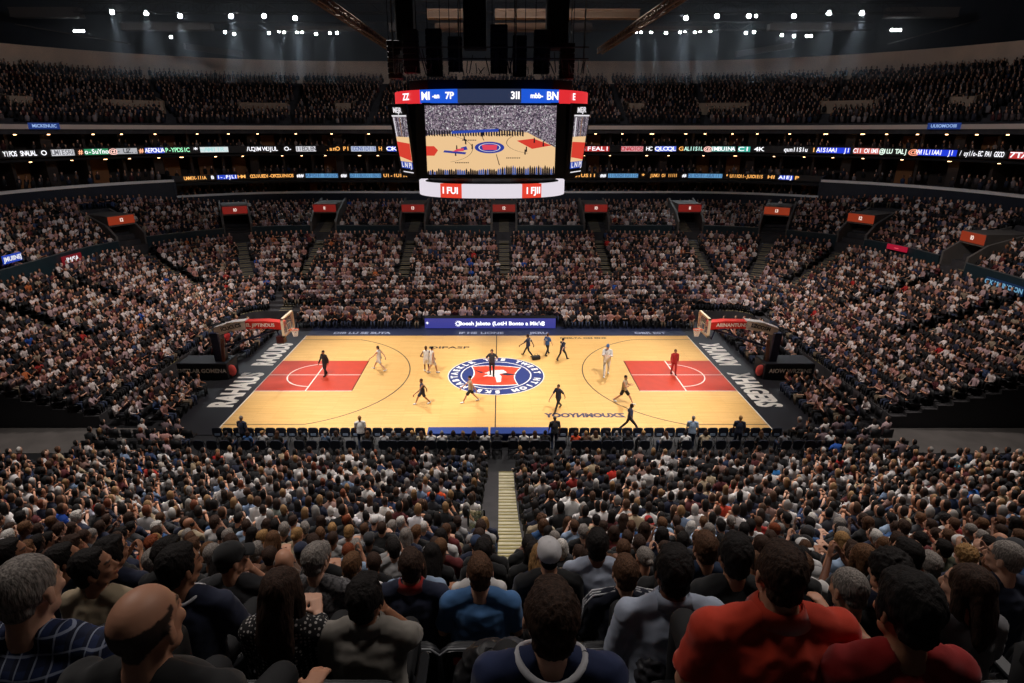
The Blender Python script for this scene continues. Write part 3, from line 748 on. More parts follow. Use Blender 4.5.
# ---------------------------------------------------------------- tables at the sidelines
ledp = emis('led_purple', S(58, 62, 150), .9); ledw = emis('led_white', (.9, .92, 1.), 1.6)
p0, p1 = ground(425, 329.5), ground(555.5, 329.5)
t = thing('scorers_table', 'long purple LED-fronted table along the far sideline', 'table', (0, 9.25, 0))
mb = MB(); mb.box(p0.x, p1.x, 0, .12, .08, .86); pn = mb.obj('led_panel', ledp, t)
mb = MB(); mb.box(p0.x, p1.x, .1, .75, .8, .9); mb.obj('table_top', blackp, t)
for i in range(6):
    x = p0.x+.1+(p1.x-p0.x-.2)*i/5; mb = MB(); mb.box(x-.04, x+.04, .6, .7, 0, .8); mb.obj('leg', blackm, t)
mb = MB(); put_text(mb, 'Boosh Jabsto (LotH Bonto a Mic\'d', Matrix.Translation((.3, -.02, .47)) @ Matrix.Rotation(PI/2, 4, 'X') @ Matrix.Scale(1.12, 4, (1, 0, 0)), .42, .004, .012)
arc_m = MB()
for cx_ in (-3.0,):
    for i in range(10):
        a = i*PI/5; mb.tube([(cx_+.1*math.cos(a), -.025, .47+.1*math.sin(a)), (cx_+.24*math.cos(a), -.025, .47+.24*math.sin(a))], .025, 4)
put_text(mb, '8', Matrix.Translation((3.6, -.02, .45)) @ Matrix.Rotation(PI/2, 4, 'X'), .5, .004, .01)
put_text(mb, '+', Matrix.Translation((-5.4, -.02, .5)) @ Matrix.Rotation(PI/2, 4, 'X'), .4, .004, .01)
mb.obj('lettering', ledw, pn)
bl = mat('table_blue', S(28, 62, 140), .5)
for a, b_, nm in ((425.5, 488, 'first'), (490, 553, 'second')):
    p0, p1 = ground(a, 440, .75), ground(b_, 440, .75)
    t = thing('courtside_table', 'courtside table with blue cover on the near sideline, %s from the left' % nm, 'table', ((p0.x+p1.x)/2, -8.75, 0), group='blue tables on the near sideline')
    w = (p1.x-p0.x)/2
    mb = MB(); mb.rbox(-w, w, -.33, .33, .7, .78, .03, 'z'); mb.obj('table_top', bl, t)
    mb = MB(); mb.box(-w, w, .28, .32, .04, .7); mb.obj('front_cloth', bl, t)
    for i in (-1, 1):
        for j in (-1, 1):
            mb = MB(); mb.tube([(i*(w-.1), j*.25, 0), (i*(w-.1), j*.25, .72)], .025, 8); mb.obj('leg', blackm, t)
# folding courtside chairs
ch_m = mat('chair_black', S(26, 27, 32), .45); ch_b = mat('chair_back_pad', S(30, 36, 52), .6, bump=.2, scale=60); ch_l = mat('chair_logo', S(150, 170, 200), .6)
def make_folding_chair(logo=True):
    r = thing('folding_chair', '', 'chair')
    mb = MB(); mb.rbox(-.22, .22, -.22, .22, .42, .48, .06, 'z'); mb.obj('seat', ch_m, r)
    mb = MB(); mb.rbox(-.24, .24, -.29, -.24, .5, .98, .13, 'y'); bk = mb.obj('backrest', ch_b, r)
    if logo:
        mb = MB(); mb.rbox(-.13, .13, -.296, -.288, .55, .68, .03, 'y'); mb.obj('back_logo', ch_l, bk)
    for sg in (-1, 1):
        mb = MB(); mb.tube([(sg*.22, -.25, .95), (sg*.22, .0, .44), (sg*.22, .25, 0)], .013, 6); mb.obj('leg', blackm, r)
        mb = MB(); mb.tube([(sg*.2, .18, .44), (sg*.2, -.28, 0)], .013, 6); mb.obj('leg', blackm, r)
    return r
proto_a = make_folding_chair(True); proto_b = make_folding_chair(False)
usedp = {}
def folding(proto, x, y, z, rz, label, group):
    if proto.name in usedp: return dup(proto, (x, y, z), rz, label, group)
    usedp[proto.name] = 1; proto.location = (x, y, z); proto.rotation_euler = (0, 0, rz); proto['label'] = label; proto['group'] = group
    return proto
xs = [222+10.5*i for i in range(20)]+[562+10.5*i for i in range(21)]
for i, px in enumerate(xs):
    g = ground(px, 433, .45); x = g.x
    side = 'left of the blue tables, %s from the table end' % ORD[sum(1 for q in xs if px <= q < 425)] if px < 425 else 'right of the blue tables, %s from the table end' % ORD[sum(1 for q in xs if 556 < q <= px)]
    folding(proto_a, x, -8.6, 0, 0, 'empty courtside chair %s' % side, 'empty courtside chairs facing the near sideline')
# ---------------------------------------------------------------- figures
V3 = Vector
def skin_mat(i, buzz=False):
    base = [S(214, 164, 138), S(196, 142, 114), S(168, 116, 88), S(120, 78, 58), S(84, 56, 44)][i]
    nm = 'skin_%d%s' % (i, '_b' if buzz else '')
    if nm in MATS: return MATS[nm]
    m = bpy.data.materials.new(nm); m.use_nodes = True; nt = m.node_tree; b = nt.nodes['Principled BSDF']
    a = nt.nodes.new('ShaderNodeAttribute'); a.attribute_name = 'feature'; sp = nt.nodes.new('ShaderNodeSeparateColor')
    nt.links.new(a.outputs['Color'], sp.inputs[0])
    def mix(f, c0, c1):
        n = nt.nodes.new('ShaderNodeMix'); n.data_type = 'RGBA'; nt.links.new(f, n.inputs[0])
        if isinstance(c0, tuple): n.inputs[6].default_value = (*c0, 1)
        else: nt.links.new(c0, n.inputs[6])
        n.inputs[7].default_value = (*c1, 1); return n.outputs[2]
    c = mix(sp.outputs[1], base, tuple(x*y for x, y in zip(base, (.8, .42, .42))))
    c = mix(sp.outputs[0], c, (.02, .014, .012))
    if buzz: c = mix(sp.outputs[2], c, S(52, 38, 32))
    nt.links.new(c, b.inputs['Base Color']); b.inputs['Roughness'].default_value = .52
    b.inputs['Subsurface Weight'].default_value = .0
    MATS[nm] = m; return m
def hair_mat(nm, col):
    key = 'hair_'+nm
    if key in MATS: return MATS[key]
    m = bpy.data.materials.new(key); m.use_nodes = True; nt = m.node_tree; b = nt.nodes['Principled BSDF']
    tc = nt.nodes.new('ShaderNodeTexCoord'); mp = nt.nodes.new('ShaderNodeMapping'); mp.inputs['Scale'].default_value = (1, 1, .22)
    n = nt.nodes.new('ShaderNodeTexNoise'); n.inputs['Scale'].default_value = 130; n.inputs['Detail'].default_value = 3
    r = nt.nodes.new('ShaderNodeValToRGB'); r.color_ramp.elements[0].position = .35; r.color_ramp.elements[1].position = .68
    r.color_ramp.elements[0].color = (*[c*.45 for c in col], 1); r.color_ramp.elements[1].color = (*[min(1, c*1.5) for c in col], 1)
    bu = nt.nodes.new('ShaderNodeBump'); bu.inputs['Strength'].default_value = .8; bu.inputs['Distance'].default_value = .006
    nt.links.new(tc.outputs['Object'], mp.inputs[0]); nt.links.new(mp.outputs[0], n.inputs['Vector']); nt.links.new(n.outputs['Fac'], r.inputs[0])
    nt.links.new(r.outputs[0], b.inputs['Base Color']); nt.links.new(n.outputs['Fac'], bu.inputs['Height']); nt.links.new(bu.outputs[0], b.inputs['Normal'])
    b.inputs['Roughness'].default_value = .75; b.inputs['Specular IOR Level'].default_value = .25; MATS[key] = m; return m
HM = {'black': hair_mat('black', S(30, 25, 24)), 'dark brown': hair_mat('dark_brown', S(60, 42, 33)), 'brown': hair_mat('brown', S(88, 60, 42)), 'light brown': hair_mat('light_brown', S(104, 72, 48)),
      'blond': hair_mat('blond', S(160, 122, 78)), 'grey': hair_mat('grey', S(136, 128, 122)), 'white': hair_mat('white', S(206, 200, 194)), 'auburn': hair_mat('auburn', S(128, 62, 34))}
FAB = {}
def fab(nm, rgb, var=.08):
    if nm not in FAB:
        m = mat('fabric_'+nm.replace(' ', '_'), S(*rgb), .85, var=var, scale=14, bump=.15, sheen=.15); FAB[nm] = m
    return FAB[nm]
FABRICS = [('white', (226, 222, 220), 15), ('light grey', (170, 168, 168), 8), ('black', (22, 22, 24), 26), ('charcoal', (50, 50, 54), 10), ('navy', (28, 36, 62), 18), ('maroon', (104, 32, 34), 4), ('blue', (48, 88, 140), 5), ('red', (178, 38, 32), 3), ('beige', (176, 158, 130), 4), ('pale blue', (150, 172, 200), 5), ('olive', (70, 72, 50), 2), ('brown', (92, 66, 50), 3)]
for n_, c_, w_ in FABRICS: fab(n_, c_)
trouser_m = [mat('denim', S(40, 52, 78), .85, bump=.1, scale=60), mat('trouser_black', S(22, 22, 25), .8), mat('trouser_khaki', S(120, 104, 82), .85)]

def head_parts(mb, female=False, old=False):
    e = mb.ell
    e((0, -.012, .028), (.076, .096, .09), nu=20, nv=14)
    e((0, .02, -.03), (.062, .07, .085), nu=16, nv=12)
    e((0, .034, -.074), (.047, .05, .036), nu=14, nv=8)
    e((0, .070, -.097), (.02, .016, .016), nu=8, nv=6)
    e((0, .076, .026), (.046, .016, .013), nu=10, nv=6)
    mb.tube([(0, .083, .012), (0, .098, -.012), (0, .106, -.03)], [.009, .011, .015], 8)
    for s in (-1, 1):
        e((s*.012, .098, -.032), (.010, .010, .008), nu=8, nv=6)
        e((s*.036, .062, -.028), (.024, .026, .022), nu=10, nv=6)
        e((s*.03, .074, .006), (.013, .012, .009), nu=8, nv=6)
        M = Matrix.Rotation(s*.35, 3, 'Z') @ Matrix.Rotation(-.15, 3, 'X')
        e((s*.08, -.008, -.012), (.009, .021, .033), M.to_4x4(), nu=10, nv=8)
        e((s*.077, .0, -.03), (.01, .012, .014), nu=8, nv=6)
        e((s*.05, .02, -.07), (.018, .03, .028), nu=8, nv=6)
    e((0, .086, -.058), (.024, .012, .006), nu=10, nv=6); e((0, .085, -.069), (.021, .012, .007), nu=10, nv=6)
def feature(me, Hm, buzz):
    n = len(me.vertices); co = np.empty(n*3, 'f'); me.vertices.foreach_get('co', co); co = co.reshape(-1, 3)
    inv = np.array(Hm.inverted()); p = co @ inv[:3, :3].T + inv[:3, 3]
    x, y, z = np.abs(p[:, 0]), p[:, 1], p[:, 2]
    eye = ((x-.03)**2/.011**2+(z-.006)**2/.006**2 < 1) & (y > .05)
    brow = ((x-.032)**2/.02**2+(z-.03)**2/.006**2 < 1) & (y > .05)
    lip = (x**2/.026**2+(z+.063)**2/.010**2 < 1) & (y > .06)
    near = (x < .12) & (np.abs(y) < .14)
    scalp = (z > .02-.9*np.clip(-y, -.02, .08)) & (y < .06-.3*np.clip(z-.04, 0, 1)) & (z > -.07) & near & (z < .14)
    if buzz == 'bald': scalp = scalp & (z < .055) & (y < .03)
    col = np.zeros((n, 4), 'f'); col[:, 3] = 1
    col[:, 0] = (eye | brow)*near*.9; col[:, 1] = lip*near; col[:, 2] = scalp
    a = me.attributes.new('feature', 'FLOAT_COLOR', 'POINT'); a.data.foreach_set('color', col.ravel())
def hand(mb, wr, d, up, side, curl=.5, sc=1.):
    """palm and five fingers; d forward, up = back of hand, side = +1 thumb towards +cross"""
    d = d.normalized(); up = (up-up.dot(d)*d).normalized(); s = d.cross(up)*side
    mb.tube([wr-d*.01, wr+d*.03*sc, wr+d*.085*sc], [(.026*sc, .018*sc), (.036*sc, .017*sc), (.04*sc, .015*sc)], 8, ref=s)
    for i, (o, L) in enumerate(((-.031, .062), (-.010, .075), (.011, .07), (.031, .054))):
        b = wr+d*.082*sc+s*o*-1*sc; p = [b]; dd = d.copy()
        for k in range(3):
            dd = (dd-up*curl*(.55+.2*k)).normalized(); p.append(p[-1]+dd*L*sc*(.42, .33, .25)[k])
        mb.tube(p, [.0098*sc, .0094*sc, .0088*sc, .008*sc], 6)
    b = wr+d*.025*sc+s*.03*sc
    mb.tube([b, b+(d*.6+s*.8-up*.2).normalized()*.035*sc, b+(d*.85+s*.55-up*.4).normalized()*.068*sc], [.013*sc, .011*sc, .009*sc], 6)
def seated_joints(lean=.08, g=1., h=1., arms='lap', r=random):
    J = {}; d = V3((0, math.sin(lean), math.cos(lean))); pel = V3((0, -.02, .56)); J['pel'] = pel; J['d'] = d
    J['waist'] = pel+d*.17*h; J['chest'] = pel+d*.34*h; J['nb'] = pel+d*.49*h
    J['head'] = J['nb']+V3((0, .035-.25*max(0, lean-.1), .15))
    for s, n in ((-1, 'l'), (1, 'r')):
        sh = pel+d*.415*h+V3((s*.172*g, 0, 0)); J['sh'+n] = sh
        if arms == 'lap': el, wr, hd = sh+V3((s*.055, .03, -.27)), V3((s*.1, .3, .655)), V3((-s*.5, .8, -.1))
        elif arms == 'knees': el, wr, hd = V3((s*.19, .34, .69)), V3((s*.07, .5, .8)), V3((-s*.6, .5, .1))
        elif arms == 'clap': el, wr, hd = sh+V3((s*.07, .1, -.24)), sh+V3((-s*.11, .3, -.02)), V3((-s*.3, .5, .8))
        elif arms == 'chin' and s > 0: el, wr, hd = sh+V3((.0, .2, -.2)), J['head']+V3((.07, .1, -.17)), V3((-.3, -.1, .9))
        elif arms == 'rest': el, wr, hd = sh+V3((s*.1, .05, -.25)), sh+V3((s*.12, .29, -.3)), V3((0, 1, -.1))
        elif arms == 'cross': el, wr, hd = sh+V3((s*.05, .1, -.24)), pel+d*.22+V3((-s*.1, .2, .02+.02*s)), V3((-s, .1, .1))
        elif arms == 'phone': el, wr, hd = sh+V3((s*.05, .06, -.26)), sh+V3((-s*.1, .3, -.18)), V3((-s*.3, .7, .3))
        elif arms == 'raise' and s > 0: el, wr, hd = sh+V3((.14, .12, .18)), sh+V3((.08, .2, .42)), V3((-.1, .3, 1))
        else: el, wr, hd = sh+V3((s*.055, .03, -.27)), V3((s*.1, .3, .655)), V3((-s*.5, .8, -.1))
        J['el'+n], J['wr'+n], J['hd'+n] = el, wr, hd
        J['hip'+n] = V3((s*.095, .0, .55)); J['kn'+n] = V3((s*.14, .47, .54)); J['an'+n] = V3((s*.14, .46, .1)); J['toe'+n] = V3((s*.16, .62, .03))
    return J
def body_mesh(name, J, g=1., yaw=0., pitch=0., roll=0., voxel=.0095, buzz=None, hs=1., standing=False, curl=.5):
    mb = MB(); Hm = Matrix.Translation(J['head']) @ Matrix.Rotation(yaw, 4, 'Z') @ Matrix.Rotation(roll, 4, 'Y') @ Matrix.Rotation(-pitch, 4, 'X') @ Matrix.Scale(hs, 4)
    st = len(mb.v); head_parts(mb); mb.xf(Hm, st)
    nk = Hm @ V3((0, -.025, -.05)); g2 = math.sqrt(g)
    mb.tube([nk, nk.lerp(J['nb'], .5)+V3((0, -.004, 0)), J['nb']+V3((0, -.01, -.03))], [(.054*g2, .058*g2), (.056*g2, .058*g2), (.075*g2, .066*g2)], 14)
    mb.ell(nk, .054*g2)
    mb.tube([J['pel']+V3((0, 0, -.06)), J['pel'], J['waist'], J['chest'], J['chest'].lerp(J['nb'], .55), J['nb']+V3((0, -.01, .0))],
            [(.14*g, .1*g), (.155*g, .115*g), (.138*g, .1*g), (.158*g, .108*g), (.15*g, .085*g), (.07*g2, .055)], 16)
    for n in 'lr':
        sg = -1 if n == 'l' else 1
        sh, el, wr = J['sh'+n], J['el'+n], J['wr'+n]
        mb.tube([J['nb']+V3((sg*.02, -.012, .015)), J['nb'].lerp(sh, .55)+V3((0, -.008, .012)), sh+V3((-sg*.02, -.005, .005))], [.04, .05, .05], 8)
        mb.ell(sh, .056*g2); mb.tube([sh, sh.lerp(el, .45), el], [.052*g2, .046*g2, .038*g2], 10); mb.ell(el, .038*g2)
        mb.tube([el, el.lerp(wr, .35), wr], [.038*g2, .038*g2, .026], 10)
        d = J['hd'+n]; up = V3((0, 0, 1)) if abs(d.normalized().z) < .7 else V3((sg, 0, .1))
        hand(mb, wr, d, up, -sg, curl)
        hp, kn, an, to = J['hip'+n], J['kn'+n], J['an'+n], J['toe'+n]
        mb.ell(hp, .085*g); mb.tube([hp, hp.lerp(kn, .5), kn], [.085*g, .072*g, .055], 12); mb.ell(kn, .055)
        mb.tube([kn, kn.lerp(an, .35), an], [.053, .053, .036], 10); mb.ell(an, .036)
        td = (to-an); mb.tube([an+V3((0, 0, -.02))-td*.25, an+td*.4+V3((0, 0, -.03)), to], [(.035, .03), (.042, .03), (.036, .018)], 8)
    me = remesh(mb, name, voxel, 2); feature(me, Hm, buzz)
    return me, Hm
def torso_top(mb, J, g, k=.017, hem=0., sleeve='short', collar=.078, loose=0., standing=False):
    g2 = math.sqrt(g); K = k
    mb.tube([J['pel']+V3((0, 0, -.02-hem)), J['pel']+V3((0, 0, .04)), J['waist'], J['chest'], J['chest'].lerp(J['nb'], .55), J['nb']+V3((0, -.01, -.005))],
            [(.165*g+K+loose, .125*g+K+loose), (.16*g+K+loose, .122*g+K+loose), (.148*g+K+loose, .112*g+K+loose), (.162*g+K, .114*g+K), (.155*g+K, .092*g+K), (collar*g2, .066)], 18)
    for n in 'lr':
        sg = -1 if n == 'l' else 1; sh, el, wr = J['sh'+n], J['el'+n], J['wr'+n]
        mb.tube([J['nb']+V3((sg*.035, -.012, .006)), J['nb'].lerp(sh, .5)+V3((0, -.01, .012)), sh+V3((-sg*.02, -.005, .006))], [.044+K*.7, .053+K, .054+K], 10)
        if sleeve == 'none':
            mb.ell(sh+V3((-sg*.03, 0, .0)), .056*g2+K*.6); continue
        mb.ell(sh, .058*g2+K)
        a, b = .052*g2+K, .046*g2+K*1.1
        if sleeve == 'short': mb.tube([sh, sh.lerp(el, .5), sh.lerp(el, .78)], [a, b, b+.004], 12)
        else:
            mb.tube([sh, sh.lerp(el, .5), el], [a, b, .042*g2+K], 12); mb.ell(el, .042*g2+K)
            mb.tube([el, el.lerp(wr, .4), el.lerp(wr, .93)], [.041*g2+K, .04*g2+K, .03+K*.6], 12)
def fold_disp(seed, amp=.006, sc=7.):
    o = V3((seed*3.1, seed*1.7, seed*.9))
    def f(c, n):
        q = V3((c.x*sc, c.y*sc, c.z*sc*1.5))+o
        a = mnoise.noise(q)+.5*mnoise.noise(q*2.1)
        return amp*(1-abs(a)*2.2)-amp*.3
    return f
def shirt_mesh(name, J, g=1., seed=1, sleeve='short', voxel=.014, **kw):
    mb = MB(); torso_top(mb, J, g, sleeve=sleeve, **kw); return remesh(mb, name, voxel, 2, fold_disp(seed))
def legs_mesh(name, J, g=1., voxel=.016, k=.014, short=False, shoe=True):
    mb = MB(); mb.tube([J['pel']+V3((0, 0, -.07)), J['pel']+V3((0, 0, .08))], [(.15*g+k, .12*g+k), (.148*g+k, .115*g+k)], 14)
    for n in 'lr':
        hp, kn, an, to = J['hip'+n], J['kn'+n], J['an'+n], J['toe'+n]
        mb.ell(hp, .088*g+k)
        if short: mb.tube([hp, hp.lerp(kn, .5), hp.lerp(kn, .85)], [.088*g+k, .082*g+k, .078+k], 12)
        else:
            mb.tube([hp, hp.lerp(kn, .5), kn], [.088*g+k, .075*g+k, .058+k], 12); mb.ell(kn, .058+k)
            mb.tube([kn, kn.lerp(an, .4), an], [.056+k, .055+k, .044+k], 10)
            if shoe:
                td = to-an; mb.tube([an+V3((0, 0, -.03))-td*.3, an+td*.4+V3((0, 0, -.035)), to+V3((0, 0, .01))], [(.044, .05), (.052, .045), (.045, .03)], 8)
    return remesh(mb, name, voxel, 2)
def hair_mesh(style, seed=0, voxel=.0068):
    mb = MB(); e = mb.ell; amp, fr = .0042, 70
    if style == 'short':
        e((0, -.024, .036), (.086, .099, .096), nu=20, nv=14); e((0, -.062, -.035), (.069, .052, .058)); e((0, .02, .095), (.056, .05, .026))
        for s in (-1, 1): e((s*.072, .012, .01), (.012, .02, .04))
    elif style == 'crop':
        e((0, -.018, .034), (.081, .098, .092), nu=20, nv=14); e((0, -.056, -.03), (.06, .048, .045)); amp = .0018
    elif style == 'thick':
        e((0, -.024, .044), (.09, .104, .1), nu=20, nv=14); e((0, -.062, -.035), (.07, .052, .06)); e((0, .03, .1), (.066, .05, .034)); amp, fr = .007, 34
        for s in (-1, 1): e((s*.078, .004, .005), (.014, .03, .045))
    elif style == 'curly':
        e((0, -.02, .045), (.1, .112, .105), nu=20, nv=14); e((0, -.065, -.04), (.08, .055, .06)); amp, fr = .012, 40
    elif style == 'long':
        e((0, -.022, .036), (.09, .1, .096), nu=20, nv=14)
        mb.tube([(0, -.06, .02), (0, -.088, -.08), (0, -.105, -.2), (0, -.1, -.33), (0, -.09, -.4)], [(.085, .055), (.088, .05), (.098, .042), (.085, .032), (.05, .018)], 16)
        for s in (-1, 1): mb.tube([(s*.07, .01, .03), (s*.084, -.01, -.06), (s*.088, -.02, -.16), (s*.08, .0, -.27)], [.026, .03, .03, .014], 10)
        amp, fr = .005, 30
    elif style == 'bob':
        e((0, -.022, .036), (.09, .1, .096), nu=20, nv=14); mb.tube([(0, -.055, .02), (0, -.07, -.06), (0, -.06, -.13)], [(.088, .06), (.094, .055), (.08, .04)], 16)
        for s in (-1, 1): mb.tube([(s*.074, .015, .03), (s*.086, .0, -.05), (s*.08, -.0, -.11)], [.024, .03, .02], 10)
        amp = .005
    elif style == 'fringe':        # bald crown
        for i in range(9):
            a = PI+(i-4)*.36-PI/2; e((.072*math.cos(a), -.012+.085*math.sin(a)*1., .0-.02*math.cos((i-4)*.4)), (.02, .024, .042), nu=10, nv=8)
        amp = .002
    elif style == 'bun':
        e((0, -.022, .036), (.084, .098, .094), nu=20, nv=14); e((0, -.125, .03), (.035, .03, .035)); e((0, -.058, -.02), (.06, .045, .045))
    sd = V3((seed*2.3, seed, 0))
    def dp(c, n):
        q = V3((c.x*fr, c.y*fr, c.z*fr*(.35 if style in ('long', 'bob') else .6)))+sd
        return amp*(mnoise.noise(q)+.6*mnoise.noise(q*2.3))
    return remesh(mb, 'hair_'+style, voxel, 1, dp)
def cap_mesh(back=False):
    mb = MB(); mb.ell((0, -.014, .045), (.088, .104, .086), nu=20, nv=14); mb.ell((0, -.014, .132), (.008, .008, .006), nu=8, nv=5)
    me = remesh(mb, 'cap', .007, 2); return me
def brim_mesh():
    mb = MB(); vs = []; n = 13
    for z in (.046, .038):
        for i in range(n):
            a = -1.15+2.3*i/(n-1); x = .074*math.sin(a)
            vs.append((x, .07-.02*(1-math.cos(a)), z+.004-.012*(math.sin(a)**2)))
        for i in range(n):
            a = -1.15+2.3*i/(n-1); vs.append((.082*math.sin(a), .07+.085*math.cos(a*.95), z-.012-.022*(math.sin(a)**2)))
    fs = []
    for L in (0, 2*n):
        for i in range(n-1): fs.append((L+i, L+i+1, L+n+i+1, L+n+i))
    for i in range(n-1): fs += [(i, 2*n+i, 2*n+i+1, i+1), (n+i, n+i+1, 3*n+i+1, 3*n+i)]
    fs += [(0, n, 3*n, 2*n), (n-1, 3*n-1, 4*n-1, 2*n-1)]
    mb.add(vs, fs); return mb.mesh('cap_brim', [], True)
HAIRS = {}
def get_hair(style, seed=0):
    k = (style, seed)
    if k not in HAIRS: HAIRS[k] = hair_mesh(style, seed); HAIRS[k].materials.append(HM['black'])
    return HAIRS[k]
CAP = cap_mesh(); CAP.materials.append(blackp); BRIM = brim_mesh(); BRIM.materials.append(blackp)
NAMES_SKIN = [0, 0, 1, 1, 2, 3, 4]
class Pose: pass
def make_pose(lean, g, h, arms, yaw, pitch, roll=0., voxel=.0095, buzz=None, sleeve='short', seed=1, hs=1., hem=0., curl=.5, loose=.004):
    P = Pose(); J = seated_joints(lean, g, h, arms); P.J = J
    P.body, P.H = body_mesh('spectator', J, g, yaw, pitch, roll, voxel, buzz, hs, curl=curl); P.body.materials.append(skin_mat(0))
    P.shirt = shirt_mesh('shirt', J, g, seed, sleeve, loose=loose); P.shirt.materials.append(FAB['white'])
    P.legs = legs_mesh('trousers', J, g, .02); P.legs.materials.append(trouser_m[0]); P.g = g
    return P
def place_spectator(P, x, y, z, rz, sc, skin, hair_style, hair_col, shirt_m, label, trousers=0, cap=None, cap_back=False, buzz=False, hseed=0, group=None, name='spectator'):
    o = link(name, P.body, None, (x, y, z), (0, 0, rz), (sc, sc, sc)); omat(o, skin_mat(skin, buzz)); tag(o, label, 'spectator', group)
    s = link('shirt', P.shirt, o); omat(s, shirt_m)
    t = link('trousers', P.legs, o); omat(t, trouser_m[trousers])
    if hair_style:
        h = link('hair', get_hair(hair_style, hseed), o); h.matrix_local = P.H; omat(h, HM[hair_col])
    if cap:
        c = link('cap', CAP, o); c.matrix_local = P.H @ (Matrix.Rotation(PI, 4, 'Z') if cap_back else Matrix.Identity(4)) @ Matrix.Rotation(.06, 4, 'X'); omat(c, cap)
        b = link('cap_brim', BRIM, c); omat(b, cap)
    return o, s
# arena seats
seat_pad = mat('seat_cushion_black', S(24, 25, 28), .5, bump=.12, scale=45); seat_shell = mat('seat_shell', S(42, 43, 47), .42); seat_edge = mat('seat_piping', S(120, 122, 126), .4)
def make_arena_seat():
    r = thing('arena_seat', 'x', 'seat'); Mb = Matrix.Translation((0, -.24, .45)) @ Matrix.Rotation(.16, 4, 'X')
    mb = MB(); mb.rbox(-.255, .255, -.05, .0, -.08, .57, .1, 'y', M=Mb); bk = mb.obj('backrest_shell', seat_shell, r, True)
    mb = MB(); mb.rbox(-.23, .23, .0, .05, -.02, .53, .09, 'y', M=Mb); mb.obj('backrest_cushion', seat_pad, bk, True)
    mb = MB(); pts = [(-.25, -.05, -.05), (-.26, -.05, .25), (-.255, -.05, .5), (-.19, -.05, .573), (0, -.05, .58), (.19, -.05, .573), (.255, -.05, .5), (.26, -.05, .25), (.25, -.05, -.05)]
    mb.tube([Mb @ V3(p) for p in pts], .009, 6, ref=(0, 1, 0)); mb.obj('edge_piping', seat_edge, bk, True)
    mb = MB(); mb.rbox(-.22, .22, -.2, .24, .37, .45, .07, 'z'); mb.obj('seat', seat_pad, r, True)
    for s in (-1, 1):
        mb = MB(); mb.rbox(s*.275-.028, s*.275+.028, -.26, .16, .64, .68, .025, 'z'); mb.box(s*.275-.018, s*.275+.018, -.2, -.05, .1, .64); mb.obj('armrest', seat_shell, r)
    mb = MB(); mb.box(-.03, .03, -.2, .05, 0, .38); mb.box(-.27, .27, -.14, -.08, .3, .36); mb.obj('leg', blackm, r)
    return r
# ---------------------------------------------------------------- players on the court
def stand_joints(st=.3, armsw=.3, lean=.05, h=1.05, arms=None, bend=0., ph=1):
    J = {}; d = V3((0, math.sin(lean), math.cos(lean))); pel = V3((0, 0, .93*h-.25*st*st)); J['pel'] = pel
    J['waist'] = pel+d*.17*h; J['chest'] = pel+d*.34*h; J['nb'] = pel+d*.52*h; J['head'] = J['nb']+V3((0, .03, .175))
    for s, n in ((-1, 'l'), (1, 'r')):
        f = s*ph; sh = pel+d*.46*h+V3((s*.19, 0, 0)); J['sh'+n] = sh
        if arms == 'up': el, wr, hd = sh+V3((s*.12, .1, .2)), sh+V3((s*.05, .12, .48)), V3((0, .1, 1))
        elif arms == 'out': el, wr, hd = sh+V3((s*.26, .03, -.08)), sh+V3((s*.46, .12, .04)), V3((s, .3, .2))
        elif arms == 'front': el, wr, hd = sh+V3((s*.04, .12, -.24)), sh+V3((-s*.08, .36, -.12)), V3((-s*.2, 1, .1))
        elif arms == 'hips': el, wr, hd = sh+V3((s*.18, -.08, -.25)), pel+V3((s*.17, .03, .1)), V3((-s*.5, .4, -.5))
        else: el = sh+V3((s*.06, -f*armsw*.28, -.28)); wr = el+V3((0, (-f*armsw*.3+.1), -.24)); hd = V3((0, .2, -1))
        J['el'+n], J['wr'+n], J['hd'+n] = el, wr, hd
        J['hip'+n] = pel+V3((s*.09, 0, -.03)); yf = f*st
        J['an'+n] = V3((s*.1, yf, .09 if f > 0 else .09+.12*st)); mid = (J['hip'+n]+J['an'+n])/2
        J['kn'+n] = mid+V3((s*.01, .05+.1*bend+(.06 if f < 0 else 0), 0)); J['toe'+n] = J['an'+n]+V3((s*.02, .17, -.06 if f > 0 else -.1))
    return J
